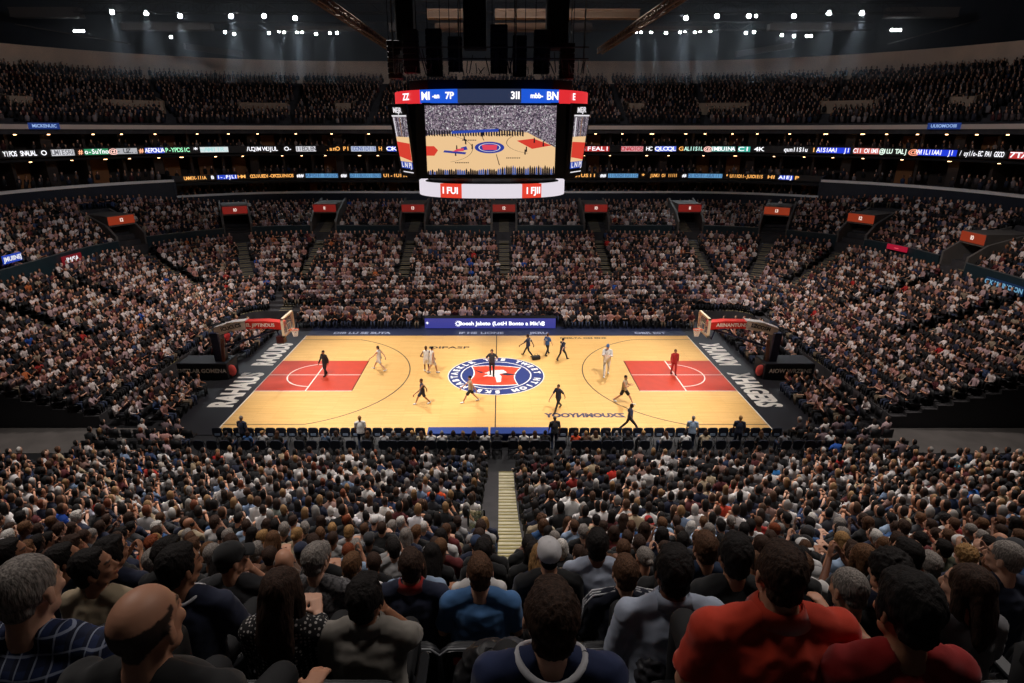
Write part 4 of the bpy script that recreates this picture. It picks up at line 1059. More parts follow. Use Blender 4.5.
PLAYERS = [  # px, py of feet, head py, heading (deg, 0 = facing away from camera), stride, arms, kit, label
 (326, 376, 351, 150, .14, None, 'black', 2, 'official in all black standing in the red lane by the basket'),
 (380, 371, 346, 70, .42, None, 'white', 0, 'player in white kit running along the curved line near the left lane'),
 (427, 373, 347, 15, .16, 'hips', 'white', 3, 'taller player in white kit, first of the close pair near the court lettering'),
 (432.5, 374, 347, -60, .22, None, 'white', 1, 'player in white kit standing half behind his teammate, second of the close pair'),
 (492, 376, 350, 180, .12, 'hips', 'darkgrey', 1, 'person in dark vest and trousers standing on the centre logo'),
 (423, 405, 380, 110, .36, None, 'navy', 2, 'player in navy and white kit striding below the close pair'),
 (471, 403, 376, 95, .38, None, 'cream', 1, 'player in cream jersey and black shorts walking on the rim of the centre logo'),
 (528, 357, 335, 60, .36, None, 'navydark', 3, 'tall dark-kitted player walking at the far centre line, first of three'),
 (547, 356, 335, -40, .28, None, 'bluewhite', 1, 'player in blue patterned top and dark tights, middle of three at the far side'),
 (562, 361, 340, -50, .36, None, 'navydark', 0, 'player in dark kit walking, last of three at the far side of the court'),
 (558, 411, 385, 140, .38, None, 'navydark', 2, 'dark-kitted player with black tights walking between logo and court lettering'),
 (606, 376, 341, 170, .24, 'front', 'allwhite', 0, 'tall player in all-white outfit with blue cap near the right arc'),
 (623, 404, 375, -120, .42, 'front', 'cream', 1, 'player in pale jersey and black shorts lunging inside the right arc'),
 (629, 432, 406, -90, .42, 'hips', 'navydark', 4, 'dark-kitted player striding beside the near sideline chairs'),
 (673, 375, 350, 180, .12, None, 'red', 2, 'person in an all-red outfit standing in the right-hand red lane'),
]
KIT = {'black': ('black', 'black', 'long', False), 'white': ('white', 'white', 'none', True), 'darkgrey': ('charcoal', 'black', 'short', False), 'navy': ('navy', 'navy', 'none', True), 'cream': ('beige', 'black', 'none', True),
       'navydark': ('navy', 'black', 'short', False), 'bluewhite': ('blue', 'black', 'short', False), 'allwhite': ('white', 'white', 'long', False), 'red': ('red', 'red', 'long', False)}
FAB['beige'] = FAB['beige']
shoe_m = mat('shoe_white', S(220, 218, 214), .6); shoe_b = mat('shoe_black', S(24, 22, 24), .6)
for i, (px, py, hy, deg, st, arms, kit, sk, label) in enumerate(PLAYERS):
    g = ground(px, py-.8, .03); h = 1.0
    for _ in range(20):       # height from the head's pixel row
        top = proj(g.x, g.y, 1.62*h*1.02)[1]
        h *= 1+(top-hy-1)*.004
    h = min(1.22, max(.92, h)); print('player', i, round(h, 2), tuple(round(v, 1) for v in g))
    J = stand_joints(st*1.2, .8 if st > .3 else .3, .05, 1.0, arms, ph=1 if i % 2 else -1)
    body, H = body_mesh('basketball_player', J, 1.0, rng.uniform(-.3, .3), .1, 0, .0125, None, 1.0, True, .4)
    body.materials.append(skin_mat(sk)); top, bot, slv, shorts = KIT[kit]
    o = link('basketball_player', body, None, (g.x, g.y, .03), (0, 0, math.radians(deg)), (h, h, h)); tag(o, label, 'person')
    m = shirt_mesh('jersey', J, 1.0, i, slv, .015, loose=.01, hem=.05); m.materials.append(FAB[top]); link('jersey', m, o)
    m = legs_mesh('shorts' if shorts else 'tights', J, 1.0, .016, .02 if shorts else .012, shorts, False); m.materials.append(FAB[bot]); link('shorts' if shorts else 'tights', m, o)
    for n in 'lr':
        mb = MB(); an, to = J['an'+n], J['toe'+n]; td = to-an
        mb.tube([an+V3((0, 0, -.025))-td*.3, an+td*.4+V3((0, 0, -.03)), to+V3((0, .01, .012))], [(.046, .052), (.054, .045), (.046, .028)], 10)
        mm = remesh(mb, 'shoe', .012, 2); mm.materials.append(shoe_m if kit in ('white', 'allwhite', 'cream', 'navy') else shoe_b); link('shoe', mm, o)
    if kit == 'allwhite':
        c = link('cap', CAP, o); c.matrix_local = H; omat(c, FAB['blue']); b_ = link('cap_brim', BRIM, c); omat(b_, FAB['blue'])
    else:
        hh = link('hair', get_hair('short' if i % 3 else 'crop'), o); hh.matrix_local = H; omat(hh, HM[('black', 'dark brown', 'brown')[i % 3]])
    if kit in ('navy', 'bluewhite', 'navydark'):
        mb = MB(); put_text(mb, str((7, 12, 4, 3, 23, 5, 1)[i % 7]), Matrix.Translation((0, -.165, 1.27)) @ Matrix.Rotation(PI/2, 4, 'X'), .2, .004, .01); mb.obj('jersey_number', FAB['white'], o)
# kit bag on the floor between the walkers
g = ground(536, 360); bg = thing('kit_bag', 'small black kit bag on the court between the far walkers', 'bag', (g.x, g.y, .03), .3)
mb = MB(); mb.rbox(-.28, .28, -.15, .15, 0, .3, .1, 'x'); mb.obj('body', blackp, bg, True)
mb = MB(); mb.tube([(-.12, 0, .29), (-.08, 0, .42), (.08, 0, .42), (.12, 0, .29)], .014, 6); mb.obj('handle', blackm, bg)

# ---------------------------------------------------------------- body variants for the nearer rows
r = random.Random(5); POSES = []
specs = [(.05, 1.0, 1.0, 'lap', 0, .05), (.3, 1.05, 1.0, 'knees', .1, .0), (.1, 1.15, 1.02, 'rest', -.3, .1), (.08, .92, .96, 'lap', .5, .1), (.05, 1.1, 1.0, 'cross', -.1, .0),
         (.2, 1.0, 1.0, 'clap', .2, .0), (.15, .95, .98, 'chin', -.55, .05), (.02, 1.05, 1.03, 'lap', .25, -.05), (.1, 1.22, 1.0, 'lap', -.2, .1), (.1, .95, .97, 'phone', 0, .35)]
for i, (le, g, h, a, yw, pt) in enumerate(specs):
    POSES.append(make_pose(le, g, h, a, yw, pt, 0, .0105, None, 'long' if i in (1, 4, 7) else 'short', i))
STY = [('short', 0), ('short', 1), ('crop', 0), ('thick', 0), ('curly', 0), ('long', 0), ('bob', 0), ('fringe', 0), ('bun', 0), ('thick', 1)]
STY_W = [7, 6, 6, 3, 1, 4, 2, 1.2, 1, 2]; HC = ['black', 'dark brown', 'brown', 'light brown', 'blond', 'grey', 'white', 'auburn']; HC_W = [7, 8, 5, 2.5, 1.5, 3, 1, .8]
FW = [w for _, _, w in FABRICS]
DESC = {'short': 'short', 'crop': 'cropped', 'thick': 'thick', 'curly': 'curly', 'long': 'long', 'bob': 'bobbed', 'fringe': 'balding', 'bun': 'tied-back'}
# overrides: (px, py, shirt, hair style, hair colour, cap)
OV = [(153, 545, 'orange', 'thick', 'auburn', None), (288, 553, 'navy', None, None, 'navy'), (335, 525, 'black', 'crop', 'auburn', None), (215, 540, 'charcoal', 'bob', 'white', None), (230, 540, 'black', 'short', 'grey', None),
      (363, 552, 'pale blue', 'crop', 'auburn', None), (705, 542, 'blue dark', 'short', 'brown', None), (948, 530, 'red', 'short', 'brown', None), (830, 530, 'black', 'short', 'grey', None), (735, 545, 'black', 'short', 'black', None), (690, 530, 'white', 'bob', 'white', None),
      (570, 533, 'pale blue', 'short', 'brown', None), (600, 530, 'white', 'short', 'dark brown', None), (505, 555, 'black', 'short', 'black', None), (473, 545, 'navy', None, None, 'blue dark'), (690, 548, 'charcoal', 'short', 'black', None),
      (812, 548, 'black', None, None, 'black'), (868, 548, 'charcoal', 'bob', 'blond', None), (940, 540, 'red', 'short', 'brown', None), (900, 545, 'pale blue', 'bob', 'light brown', None), (985, 525, 'black', 'short', 'black', None),
      (548, 546, 'charcoal', 'bob', 'white', None), (640, 540, 'black', 'short', 'dark brown', None), (470, 530, 'blue', 'short', 'grey', None), (445, 520, 'light grey', 'short', 'dark brown', None), (120, 535, 'navy', 'thick', 'black', None), (60, 540, 'black', 'short', 'black', None)]
fab('orange', (214, 74, 34)); fab('blue dark', (34, 52, 84))
FULL_FROM = 18
seat_proto = make_arena_seat(); seat_used = False
simple = MB()
simple.rbox(-.245, .245, -.3, -.25, .38, .9, .09, 'y'); simple.rbox(-.22, .22, -.2, .24, .37, .45, .07, 'z'); simple.box(-.03, .03, -.2, .05, 0, .38)
for s in (-1, 1): simple.rbox(s*.275-.028, s*.275+.028, -.26, .16, .64, .68, .025, 'z')
SIMPLE = simple.mesh('arena_seat', seat_shell, True)
def put_seat(k, x, y, z, pos, rz=0, extra='dark padded arena seat'):
    global seat_used
    lab = '%s, %s' % (extra, pos); grp = 'arena seats of the near stand'
    if k < FULL_FROM:
        o = link('arena_seat', SIMPLE, None, (x, y, z), (0, 0, rz)); tag(o, lab, 'seat', grp); return o
    if not seat_used:
        seat_used = True; seat_proto.location = (x, y, z); seat_proto.rotation_euler = (0, 0, rz); seat_proto['label'] = lab; seat_proto['group'] = grp; return seat_proto
    return dup(seat_proto, (x, y, z), rz, lab, grp)
def pos_text(k, side, n):
    return '%s row up from the picture\'s bottom, %s %s of centre' % (ORD[24-k], ORD[n], side)
ov_used = set(); used_combo = {}
for k in range(13, 21):
    y, z = nrow(k); xs = []; pitch = .56
    x = .35-pitch*.5 if k >= 18 else -.1
    L = []
    while True:
        px = proj(x, y, z+1)[0]
        if px < -12: break
        L.append(x); x -= pitch
    x = .35+pitch*.5 if k >= 18 else 1.1; R = []
    while True:
        px = proj(x, y, z+1)[0]
        if px > 1036: break
        R.append(x); x += pitch
    for side, lst in (('left', L), ('right', R)):
        for n, x in enumerate(lst):
            pos = pos_text(k, side, n+1); put_seat(k, x, y, z, pos)
            px, py, zc = proj(x, y, z+1.24)
            sh = r.choices([f[0] for f in FABRICS], FW)[0]; (hs, sd) = r.choices(STY, STY_W)[0]; hc = r.choices(HC, HC_W)[0]; cap = None
            if r.random() < .07: cap = r.choice(['black', 'navy', 'white', 'charcoal', 'red'])
            for q, o_ in enumerate(OV):
                if q not in ov_used and abs(px-o_[0]) < F*.3/zc and abs(py-o_[1]) < 7:
                    ov_used.add(q); sh = o_[2]; hs = o_[3]; hc = o_[4]; cap = o_[5]; sd = 0
            P = r.choice(POSES); big = r.uniform(.96, 1.06)
            if hs == 'fringe' and hc in ('white', 'auburn', 'blond'): hc = 'grey'
            if cap: hs = 'crop'; sd = 0; hc = hc or 'dark brown'
            look = ('%s cap, %s top' % (cap, sh)) if cap else '%s %s hair, %s top' % (DESC[hs], hc, sh)
            look = look.replace('blue dark', 'dark-blue').replace('light brown', 'light-brown').replace('dark brown', 'dark-brown').replace('light grey', 'light-grey').replace('pale blue', 'pale-blue').replace('balding', 'balding')
            rz = -math.atan2(-x*.45, 14)+r.uniform(-.12, .12)
            capm = FAB[cap] if cap else None
            place_spectator(P, x+r.uniform(-.03, .03), y+r.uniform(-.02, .04), z, rz, big, r.choices([0, 1, 2, 3, 4], [5, 5, 3, 2, 1])[0], hs, hc, FAB[sh],
                '%s, %s' % (look, pos), r.choice([0, 1, 1, 2]), capm, r.random() < .3, False, sd)
# ---------------------------------------------------------------- the nearest people, one by one
HEROES = []
def hero(k, px, lean, g, h, arms, yaw, pitch, skin, hs, hc, shirt, label, sc=1., dy=0., sleeve='short', rz=0., cap=None, cap_back=False, buzz=None, roll=0., vox=.008, hseed=0, loose=.006, curl=.5, dz=0., hscale=1.03):
    y, z = nrow(k); P = make_pose(lean, g, h, arms, yaw, pitch, roll, vox, buzz, sleeve, hash(px) % 17, hscale, loose=loose, curl=curl)
    yy = y+dy; x = ground(px, 600, 0).x
    hz = z+P.J['head'].z*sc; hyy = yy+P.J['head'].y*sc
    D = hyy-CAMY; zc = D*CT+(CAMZ-hz)*ST; x = CAMX+(px-500)/F*zc
    o, s = place_spectator(P, x, yy, z+dz, rz, sc, skin, hs, hc, shirt, label, 1, cap, cap_back, buzz is not None, hseed)
    HEROES.append((k, x)); q = proj(x, hyy, hz); print('hero', px, 'head at', [round(v, 1) for v in q], 'x', round(x, 2))
    return o, s, P, (x, yy, z)
def collar_obj(P, s, m, name='collar', r0=.078, th=.014, dz=.0, fl=1.0):
    J = P.J; mb = MB(); c = J['nb']+V3((0, -.008, dz)); pts = []
    for i in range(25):
        a = i*2*PI/24; pts.append(c+V3((r0*fl*math.cos(a), (r0*.92)*math.sin(a), .014*math.cos(2*a)-.03*max(0, math.sin(a))+.012)))
    mb.tube(pts, th, 8, ref=(0, 0, 1), cap=False); o = mb.obj(name, m, s, True); return o
def polo_collar(P, s, m):
    J = P.J; mb = MB(); c = J['nb']; vs = []; n = 20
    for ring_, (rr, z_) in enumerate(((.074, .062), (.108, .012), (.113, .008), (.08, .058))):
        for i in range(n):
            a = math.radians(-60+300*(i/(n-1)))+PI; vs.append(c+V3((rr*math.cos(a), rr*.95*math.sin(a)-.006, z_)))
    fs = [(L*n+i, L*n+i+1, (L+1)*n+i+1, (L+1)*n+i) for L in range(3) for i in range(n-1)]
    mb.add(vs, fs); o = mb.obj('collar', m, s, True); return o
# special cloths
def cloth_nodes(name):
    m = bpy.data.materials.new(name); m.use_nodes = True; return m, m.node_tree, m.node_tree.nodes['Principled BSDF']
def plaid():
    m, nt, b = cloth_nodes('plaid_cloth'); tc = nt.nodes.new('ShaderNodeTexCoord'); sp = nt.nodes.new('ShaderNodeSeparateXYZ'); nt.links.new(tc.outputs['Object'], sp.inputs[0])
    def band(out, f, ph, w):
        a = nt.nodes.new('ShaderNodeMath'); a.operation = 'MULTIPLY_ADD'; a.inputs[1].default_value = f; a.inputs[2].default_value = ph; nt.links.new(out, a.inputs[0])
        c = nt.nodes.new('ShaderNodeMath'); c.operation = 'FRACT'; nt.links.new(a.outputs[0], c.inputs[0])
        d = nt.nodes.new('ShaderNodeMath'); d.operation = 'LESS_THAN'; d.inputs[1].default_value = w; nt.links.new(c.outputs[0], d.inputs[0]); return d.outputs[0]
    def mixc(f, a, c, k=1.):
        n = nt.nodes.new('ShaderNodeMix'); n.data_type = 'RGBA'
        q = nt.nodes.new('ShaderNodeMath'); q.operation = 'MULTIPLY'; q.inputs[1].default_value = k; nt.links.new(f, q.inputs[0]); nt.links.new(q.outputs[0], n.inputs[0])
        if isinstance(a, tuple): n.inputs[6].default_value = (*a, 1)
        else: nt.links.new(a, n.inputs[6])
        n.inputs[7].default_value = (*c, 1); return n.outputs[2]
    c = mixc(band(sp.outputs[0], 21, 0, .45), S(28, 44, 84), S(16, 22, 44), .8); c = mixc(band(sp.outputs[2], 21, .2, .45), c, S(16, 22, 44), .6)
    c = mixc(band(sp.outputs[0], 21, .7, .12), c, S(170, 180, 205), .6); c = mixc(band(sp.outputs[2], 21, .7, .12), c, S(170, 180, 205), .6)
    nt.links.new(c, b.inputs['Base Color']); b.inputs['Roughness'].default_value = .85; return m
def dots():
    m, nt, b = cloth_nodes('dotted_cloth'); tc = nt.nodes.new('ShaderNodeTexCoord'); v = nt.nodes.new('ShaderNodeTexVoronoi'); v.inputs['Scale'].default_value = 48; v.inputs['Randomness'].default_value = .15
    r_ = nt.nodes.new('ShaderNodeValToRGB'); r_.color_ramp.interpolation = 'CONSTANT'; r_.color_ramp.elements[0].color = (*S(190, 184, 180), 1); r_.color_ramp.elements[1].position = .33; r_.color_ramp.elements[1].color = (*S(20, 19, 22), 1)
    nt.links.new(tc.outputs['Object'], v.inputs['Vector']); nt.links.new(v.outputs['Distance'], r_.inputs[0]); nt.links.new(r_.outputs[0], b.inputs['Base Color']); b.inputs['Roughness'].default_value = .8; return m
def camo(nm, a, c_, sc):
    m, nt, b = cloth_nodes(nm); tc = nt.nodes.new('ShaderNodeTexCoord'); v = nt.nodes.new('ShaderNodeTexNoise'); v.inputs['Scale'].default_value = sc
    r_ = nt.nodes.new('ShaderNodeValToRGB'); r_.color_ramp.elements[0].color = (*a, 1); r_.color_ramp.elements[0].position = .42; r_.color_ramp.elements[1].position = .55; r_.color_ramp.elements[1].color = (*c_, 1)
    nt.links.new(tc.outputs['Object'], v.inputs['Vector']); nt.links.new(v.outputs['Fac'], r_.inputs[0]); nt.links.new(r_.outputs[0], b.inputs['Base Color']); b.inputs['Roughness'].default_value = .8; return m
plaid_m, dots_m, heather = plaid(), dots(), camo('heather_pattern', S(70, 68, 70), S(120, 118, 120), 40)
jersey_m = fab('jersey navy', (24, 40, 82)); grey_polo = fab('grey polo', (142, 136, 128)); shirt_w = fab('chambray pale', (176, 186, 206)); orange_m = fab('orange polo', (206, 56, 26)); red_m = fab('red tee', (160, 18, 18))
blue_t = fab('heather blue', (72, 118, 172)); stripe_w = fab('stripe white', (215, 215, 220))
hero(23, 30, .1, 1.25, .97, 'lap', -.12, .05, 0, 'crop', 'grey', plaid_m, 'grey-haired man in a blue plaid shirt at the picture\'s bottom corner', sc=1.04, dy=.05, sleeve='long', loose=.012)
o_, s_, P_, _ = hero(23, 146, .08, 1.3, 1.05, 'rest', -.12, -.05, 1, None, None, FAB['black'], 'bald man in a black T-shirt beside the plaid shirt man', sc=1.04, dy=-.14, sleeve='short', buzz='bald', loose=.012, hscale=1.1, rz=-.1)
o_, s_, P_, _ = hero(23, 551, .02, 1.12, 1.0, 'lap', .06, .0, 0, 'short', 'dark brown', jersey_m, 'dark-haired fan in a navy jersey with white neck trim at the bottom centre', sc=1.0, dy=.0, hscale=1.1)
collar_obj(P_, s_, stripe_w, 'neck_trim', .112, .013, .004)
o_, s_, P_, _ = hero(23, 779, .06, 1.32, 1.0, 'lap', -.02, .0, 1, 'short', 'dark brown', orange_m, 'broad man in a bright orange polo shirt, seen from behind', sc=1.02, dy=.16, hseed=1, loose=.012, hscale=.95)
polo_collar(P_, s_, orange_m)
o_, s_, P_, _ = hero(23, 905, .05, 1.12, .99, 'phone', .1, .15, 2, 'thick', 'black', red_m, 'black-haired fan in a dark red T-shirt beside the orange polo man', sc=1.0, dy=.02, hscale=1.03)
# row 22
hero(22, 95, .2, .95, .97, 'lap', -1.15, -.15, 2, 'short', 'black', FAB['beige'], 'dark-haired youth in beige facing sideways between the plaid shirt and bald men', sc=.96, dy=.2)
o_, s_, P_, _ = hero(22, 181, .15, 1.12, 1.0, 'rest', -.6, .05, 2, 'short', 'black', FAB['navy'], 'black-haired man in a navy jacket with a white-edged collar', sleeve='long', dy=.1, sc=1.03)
collar_obj(P_, s_, stripe_w, 'collar_edge', .106, .009, .002)
hero(22, 283, .1, .95, .9, 'phone', -.15, .1, 0, 'long', 'dark brown', dots_m, 'long-haired woman in a black and white dotted blouse', sleeve='long', dy=.0, sc=1.02, hscale=1.08)
o_, s_, P_, _ = hero(22, 366, .14, 1.18, .9, 'chin', -.2, .05, 2, 'thick', 'black', grey_polo, 'black-haired man in a grey polo with his hand at his chin', dy=-.02, sc=.99)
polo_collar(P_, s_, grey_polo)
o_, s_, P_, _ = hero(22, 673, .1, 1.2, .98, 'lap', -.05, .05, 3, 'thick', 'black', shirt_w, 'black-haired man in a creased pale blue shirt leaning forward', sleeve='long', dy=.05, sc=1.05, loose=.02)
polo_collar(P_, s_, shirt_w)
hero(22, 848, .1, 1.15, .93, 'phone', .25, .2, 1, 'crop', 'grey', FAB['black'], 'grey-haired man in a black T-shirt beyond the orange polo', dy=.06, sc=.97)
hero(22, 888, .25, 1.0, .97, 'chin', .1, .1, 1, 'curly', 'black', FAB['navy'], 'curly black-haired person just beyond the dark red T-shirt', dy=.1, sc=1.0)
hero(22, 966, .1, .98, .9, 'lap', .55, .05, 0, 'long', 'dark brown', fab('grey tee', (120, 118, 122)), 'long brown-haired woman in a grey top behind the dark red T-shirt', dy=.05, sc=1.0, hscale=1.1)
hero(22, 735, .15, 1.05, 1.0, 'chin', -.15, .05, 2, 'thick', 'black', FAB['black'], 'dark-haired person in black half hidden behind the orange polo man', dy=.25, sc=.98, sleeve='long')
# row 21
hero(21, 12, .1, 1.05, 1., 'lap', -1.0, -.1, 2, 'short', 'black', FAB['black'], 'black-haired person in black at the picture\'s edge above the plaid shirt', dy=.2)
hero(21, 66, .1, 1.0, 1., 'lap', -.95, -.15, 2, 'short', 'black', fab('denim shirt', (52, 72, 96)), 'dark-haired person in a denim shirt looking to the side above the bald man', sleeve='long', dy=.15)
hero(21, 112, .15, 1.05, 1., 'rest', -.5, .0, 2, 'thick', 'black', FAB['navy'], 'dark-haired person in a navy sweater, third from the edge in that row', sleeve='long', dy=.2)
hero(21, 170, .1, 1.0, 1., 'lap', -.4, .0, 2, 'thick', 'black', FAB['black'], 'dark-haired person in black in front of the navy jacket man', dy=.2)
o_, s_, P_, _ = hero(21, 232, .15, 1.12, 1., 'chin', -.8, .05, 1, 'crop', 'black', FAB['charcoal'], 'man in a black cap and charcoal T-shirt looking to the side', cap=FAB['black'], dy=.1, sc=1.03)
hero(21, 316, .1, 1.05, 1., 'lap', -.25, .05, 0, 'short', 'grey', heather, 'grey-haired person in a mottled grey shirt beyond the dotted blouse woman', dy=.15, sleeve='long')
o_, s_, P_, _ = hero(21, 411, .08, 1.15, 1., 'rest', .15, .0, 2, 'short', 'dark brown', FAB['navy'], 'man in a navy sweater with a red collar', sleeve='long', dy=.1)
polo_collar(P_, s_, FAB['red'])
hero(21, 480, .05, 1.18, 1., 'lap', .05, .0, 0, 'short', 'brown', blue_t, 'brown-haired man in a heather blue T-shirt, seen from behind', dy=.0, sc=1.03)
hero(21, 549, .1, 1.05, 1., 'lap', .0, .0, 1, 'crop', 'black', FAB['black'], 'person in a white cap and black jacket just beyond the navy jersey fan', cap=fab('cap white', (205, 202, 204)), dy=.2, sc=1.0, sleeve='long')
o_, s_, P_, H0 = hero(21, 625, .15, 1.08, 1., 'lap', .05, .0, 0, 'short', 'brown', fab('track navy', (22, 28, 48)), 'brown-haired man in a navy track top with three white shoulder stripes', sleeve='long', dy=-.02, sc=1.02)
J = P_.J
for s in (-1, 1):
    n = 'l' if s < 0 else 'r'; sh, el = J['sh'+n], J['el'+n]
    for q in (-1, 0, 1):
        mb = MB(); off = V3((0, -.0+q*.024, 0)); R_ = .09
        pts = [J['nb']+V3((s*.07, -.02+q*.02, .045)), sh+V3((-s*.04, q*.024, R_-.002)), sh+V3((s*.03, q*.024, R_*.84)), sh+V3((s*R_*.93, q*.024, .0)), sh.lerp(el, .5)+V3((s*.071, q*.02, 0)), sh.lerp(el, .95)+V3((s*.064, q*.018, 0))]
        mb.tube(pts, [(.0065, .0065)]*6, 6, ref=(0, 1, 0)); mb.obj('sleeve_stripe', stripe_w, s_, True)
hero(21, 597, .2, 1.05, 1., 'lap', -.1, .0, 3, 'short', 'black', shirt_w, 'dark-haired man in a pale shirt between the track top and the white cap', sleeve='long', dy=.3)
hero(21, 790, .1, 1.0, 1., 'lap', .1, .0, 2, 'short', 'black', FAB['black'], 'person in black hidden beyond the orange polo man\'s head', dy=.15)
hero(21, 905, .1, 1.05, 1., 'chin', .35, .05, 1, 'short', 'black', FAB['black'], 'black-haired man in black leaning his chin on his hand', sleeve='long', dy=.2)
hero(21, 1004, .08, 1.1, 1., 'lap', .6, .0, 0, 'crop', 'grey', FAB['navy'], 'grey-haired man in a navy jacket at the picture\'s edge', cap=None, sleeve='long', dy=.1, sc=1.05)
hero(21, 705, .05, 1.15, 1., 'lap', 0, .0, 1, 'short', 'brown', fab('deep blue tee', (28, 48, 78)), 'brown-haired man in a deep blue T-shirt, seen from behind', dy=.3, sc=1.0)
# seats of the nearest rows, with empty ones in plain view
for k in (21, 22, 23):
    y, z = nrow(k); xs = sorted(x for kk, x in HEROES if kk == k)
    lo, hi = CAMX-.95*(y-CAMY+3), CAMX+.95*(y-CAMY+3)
    allx = list(xs)
    if k == 23: allx.append(ground(395, 650, z+.85).x)
    ext = sorted(allx); out = [ext[0]]
    for b in ext[1:]:
        a = out[-1]; n = int((b-a)/.62)
        for j in range(1, n): out.append(a+(b-a)*j/n)
        if b-out[-1] > .33: out.append(b)
    while out[0]-.58 > lo: out.insert(0, out[0]-.58)
    while out[-1]+.58 < hi: out.append(out[-1]+.58)
    nl = [x for x in out if x < .25][::-1]; nr = [x for x in out if x >= .25]
    for side, lst in (('left', nl), ('right', nr)):
        for n, x in enumerate(lst): put_seat(k, x, y-.02, z, pos_text(k, side, n+1))
y, z = nrow(24)
mb = MB(); p = nrow(23); x = ground(403, 648, p[1]+.9).x
cand = [o for o in C.objects if o.get('category') == 'seat' and o.type == 'EMPTY' and abs(o.location.y-nrow(21)[0]) < .1]
o_ = min(cand, key=lambda o: abs(proj(o.location.x, o.location.y-.3, o.location.z+.95)[0]-455)); Mb = Matrix.Translation((0, -.24, .45)) @ Matrix.Rotation(.16, 4, 'X')
b = MB(); b.box(-.16, -.04, -.066, -.052, .44, .5, Mb); b.obj('seat_sticker', mat('sticker_red', S(190, 60, 50), .6), o_); print('sticker', o_.name, [round(v) for v in proj(o_.location.x, o_.location.y-.3, o_.location.z+.95)])
# folded coats and a backpack on the seat behind the navy jersey fan
y, z = nrow(22); bp = thing('backpack', 'black backpack heaped on a seat between the blue T-shirt and navy jersey', 'backpack', (.2, y-.1, z+.5), .2)
b = MB(); b.ell((0, 0, .22), (.2, .15, .26)); b.ell((0, .08, .12), (.17, .12, .14)); b.ell((0, -.02, .42), (.12, .09, .07))
m = remesh(b, 'bag_body', .012, 3, fold_disp(3, .012, 9)); m.materials.append(mat('nylon_black', S(20, 20, 23), .5)); link('bag_body', m, bp)
for s_ in (-1, 1):
    b = MB(); b.tube([(s_*.08, -.1, .44), (s_*.1, -.19, .34), (s_*.11, -.18, .15), (s_*.1, -.1, .03)], [(.028, .008)]*4, 8); b.obj('strap', mat('nylon_grey', S(44, 44, 48), .6), bp, True)
b = MB(); b.tube([(-.04, -.05, .47), (-.03, -.06, .52), (.03, -.06, .52), (.04, -.05, .47)], .009, 6); b.obj('handle', MATS['nylon_grey'], bp, True)
for px, nm, k_, dy in ((510, 'dark grey jacket folded over the seat beside the black backpack', 22, .05), (640, 'dark padded jacket draped between the navy jersey and pale shirt', 22, -.02)):
    y, z = nrow(k_); P3 = ground(px, 610, z+.6); b = MB()
    b.ell((0, 0, .18), (.16, .13, .2)); b.ell((.08, .06, .08), (.14, .1, .12)); b.ell((-.07, -.05, .3), (.1, .08, .12)); b.tube([(.05, -.1, .35), (.14, -.14, .2), (.13, -.12, .0)], [.05, .055, .045], 8)
    m = remesh(b, 'jacket', .012, 2, fold_disp(px, .016, 13)); m.materials.append(mat('nylon_grey2', S(52, 52, 58), .55)); o = link('jacket', m, None, (P3.x, y+dy, z+.45)); tag(o, nm, 'jacket')
# ---------------------------------------------------------------- courtside guests in the row behind the empty chairs
GUEST = [  # px, shirt, standing
 (226, 'black'), (236, 'navy', 1), (247, 'blue'), (262, 'light grey'), (277, 'black'), (300, 'black'), (325, 'denim shirt'), (336, 'charcoal'), (357, 'white', 1), (367, 'black'), (384, 'light grey'), (393, 'black'), (403, 'black'), (412, 'charcoal'), (421, 'beige'), (431, 'white'), (442, 'white'),
 (453, 'charcoal'), (463, 'black'), (474, 'black'), (485, 'white'), (497, 'charcoal'), (513, 'grey tee'), (524, 'white'), (535, 'white'), (545, 'black'), (556, 'charcoal', 1), (576, 'orange'), (586, 'brown'), (596, 'beige'), (607, 'black'), (617, 'charcoal'), (628, 'black'), (644, 'charcoal'),
 (666, 'white'), (686, 'white'), (697, 'pale blue', 1), (706, 'beige'), (745, 'navy', 1), (762, 'charcoal'), (785, 'grey tee'), (832, 'white')]
CH = []
sit_small = [POSES[i] for i in (0, 1, 3, 6)]
Js = stand_joints(.06, .1, .03, 1., None); SB, SH = body_mesh('courtside_guest', Js, 1.0, 0, 0, 0, .0125, None, 1., True, .3); SB.materials.append(skin_mat(0))
SS = shirt_mesh('shirt', Js, 1.0, 2, 'short', .015, loose=.008, hem=.05); SS.materials.append(FAB['white'])
SL = legs_mesh('trousers', Js, 1.0, .018); SL.materials.append(trouser_m[0])
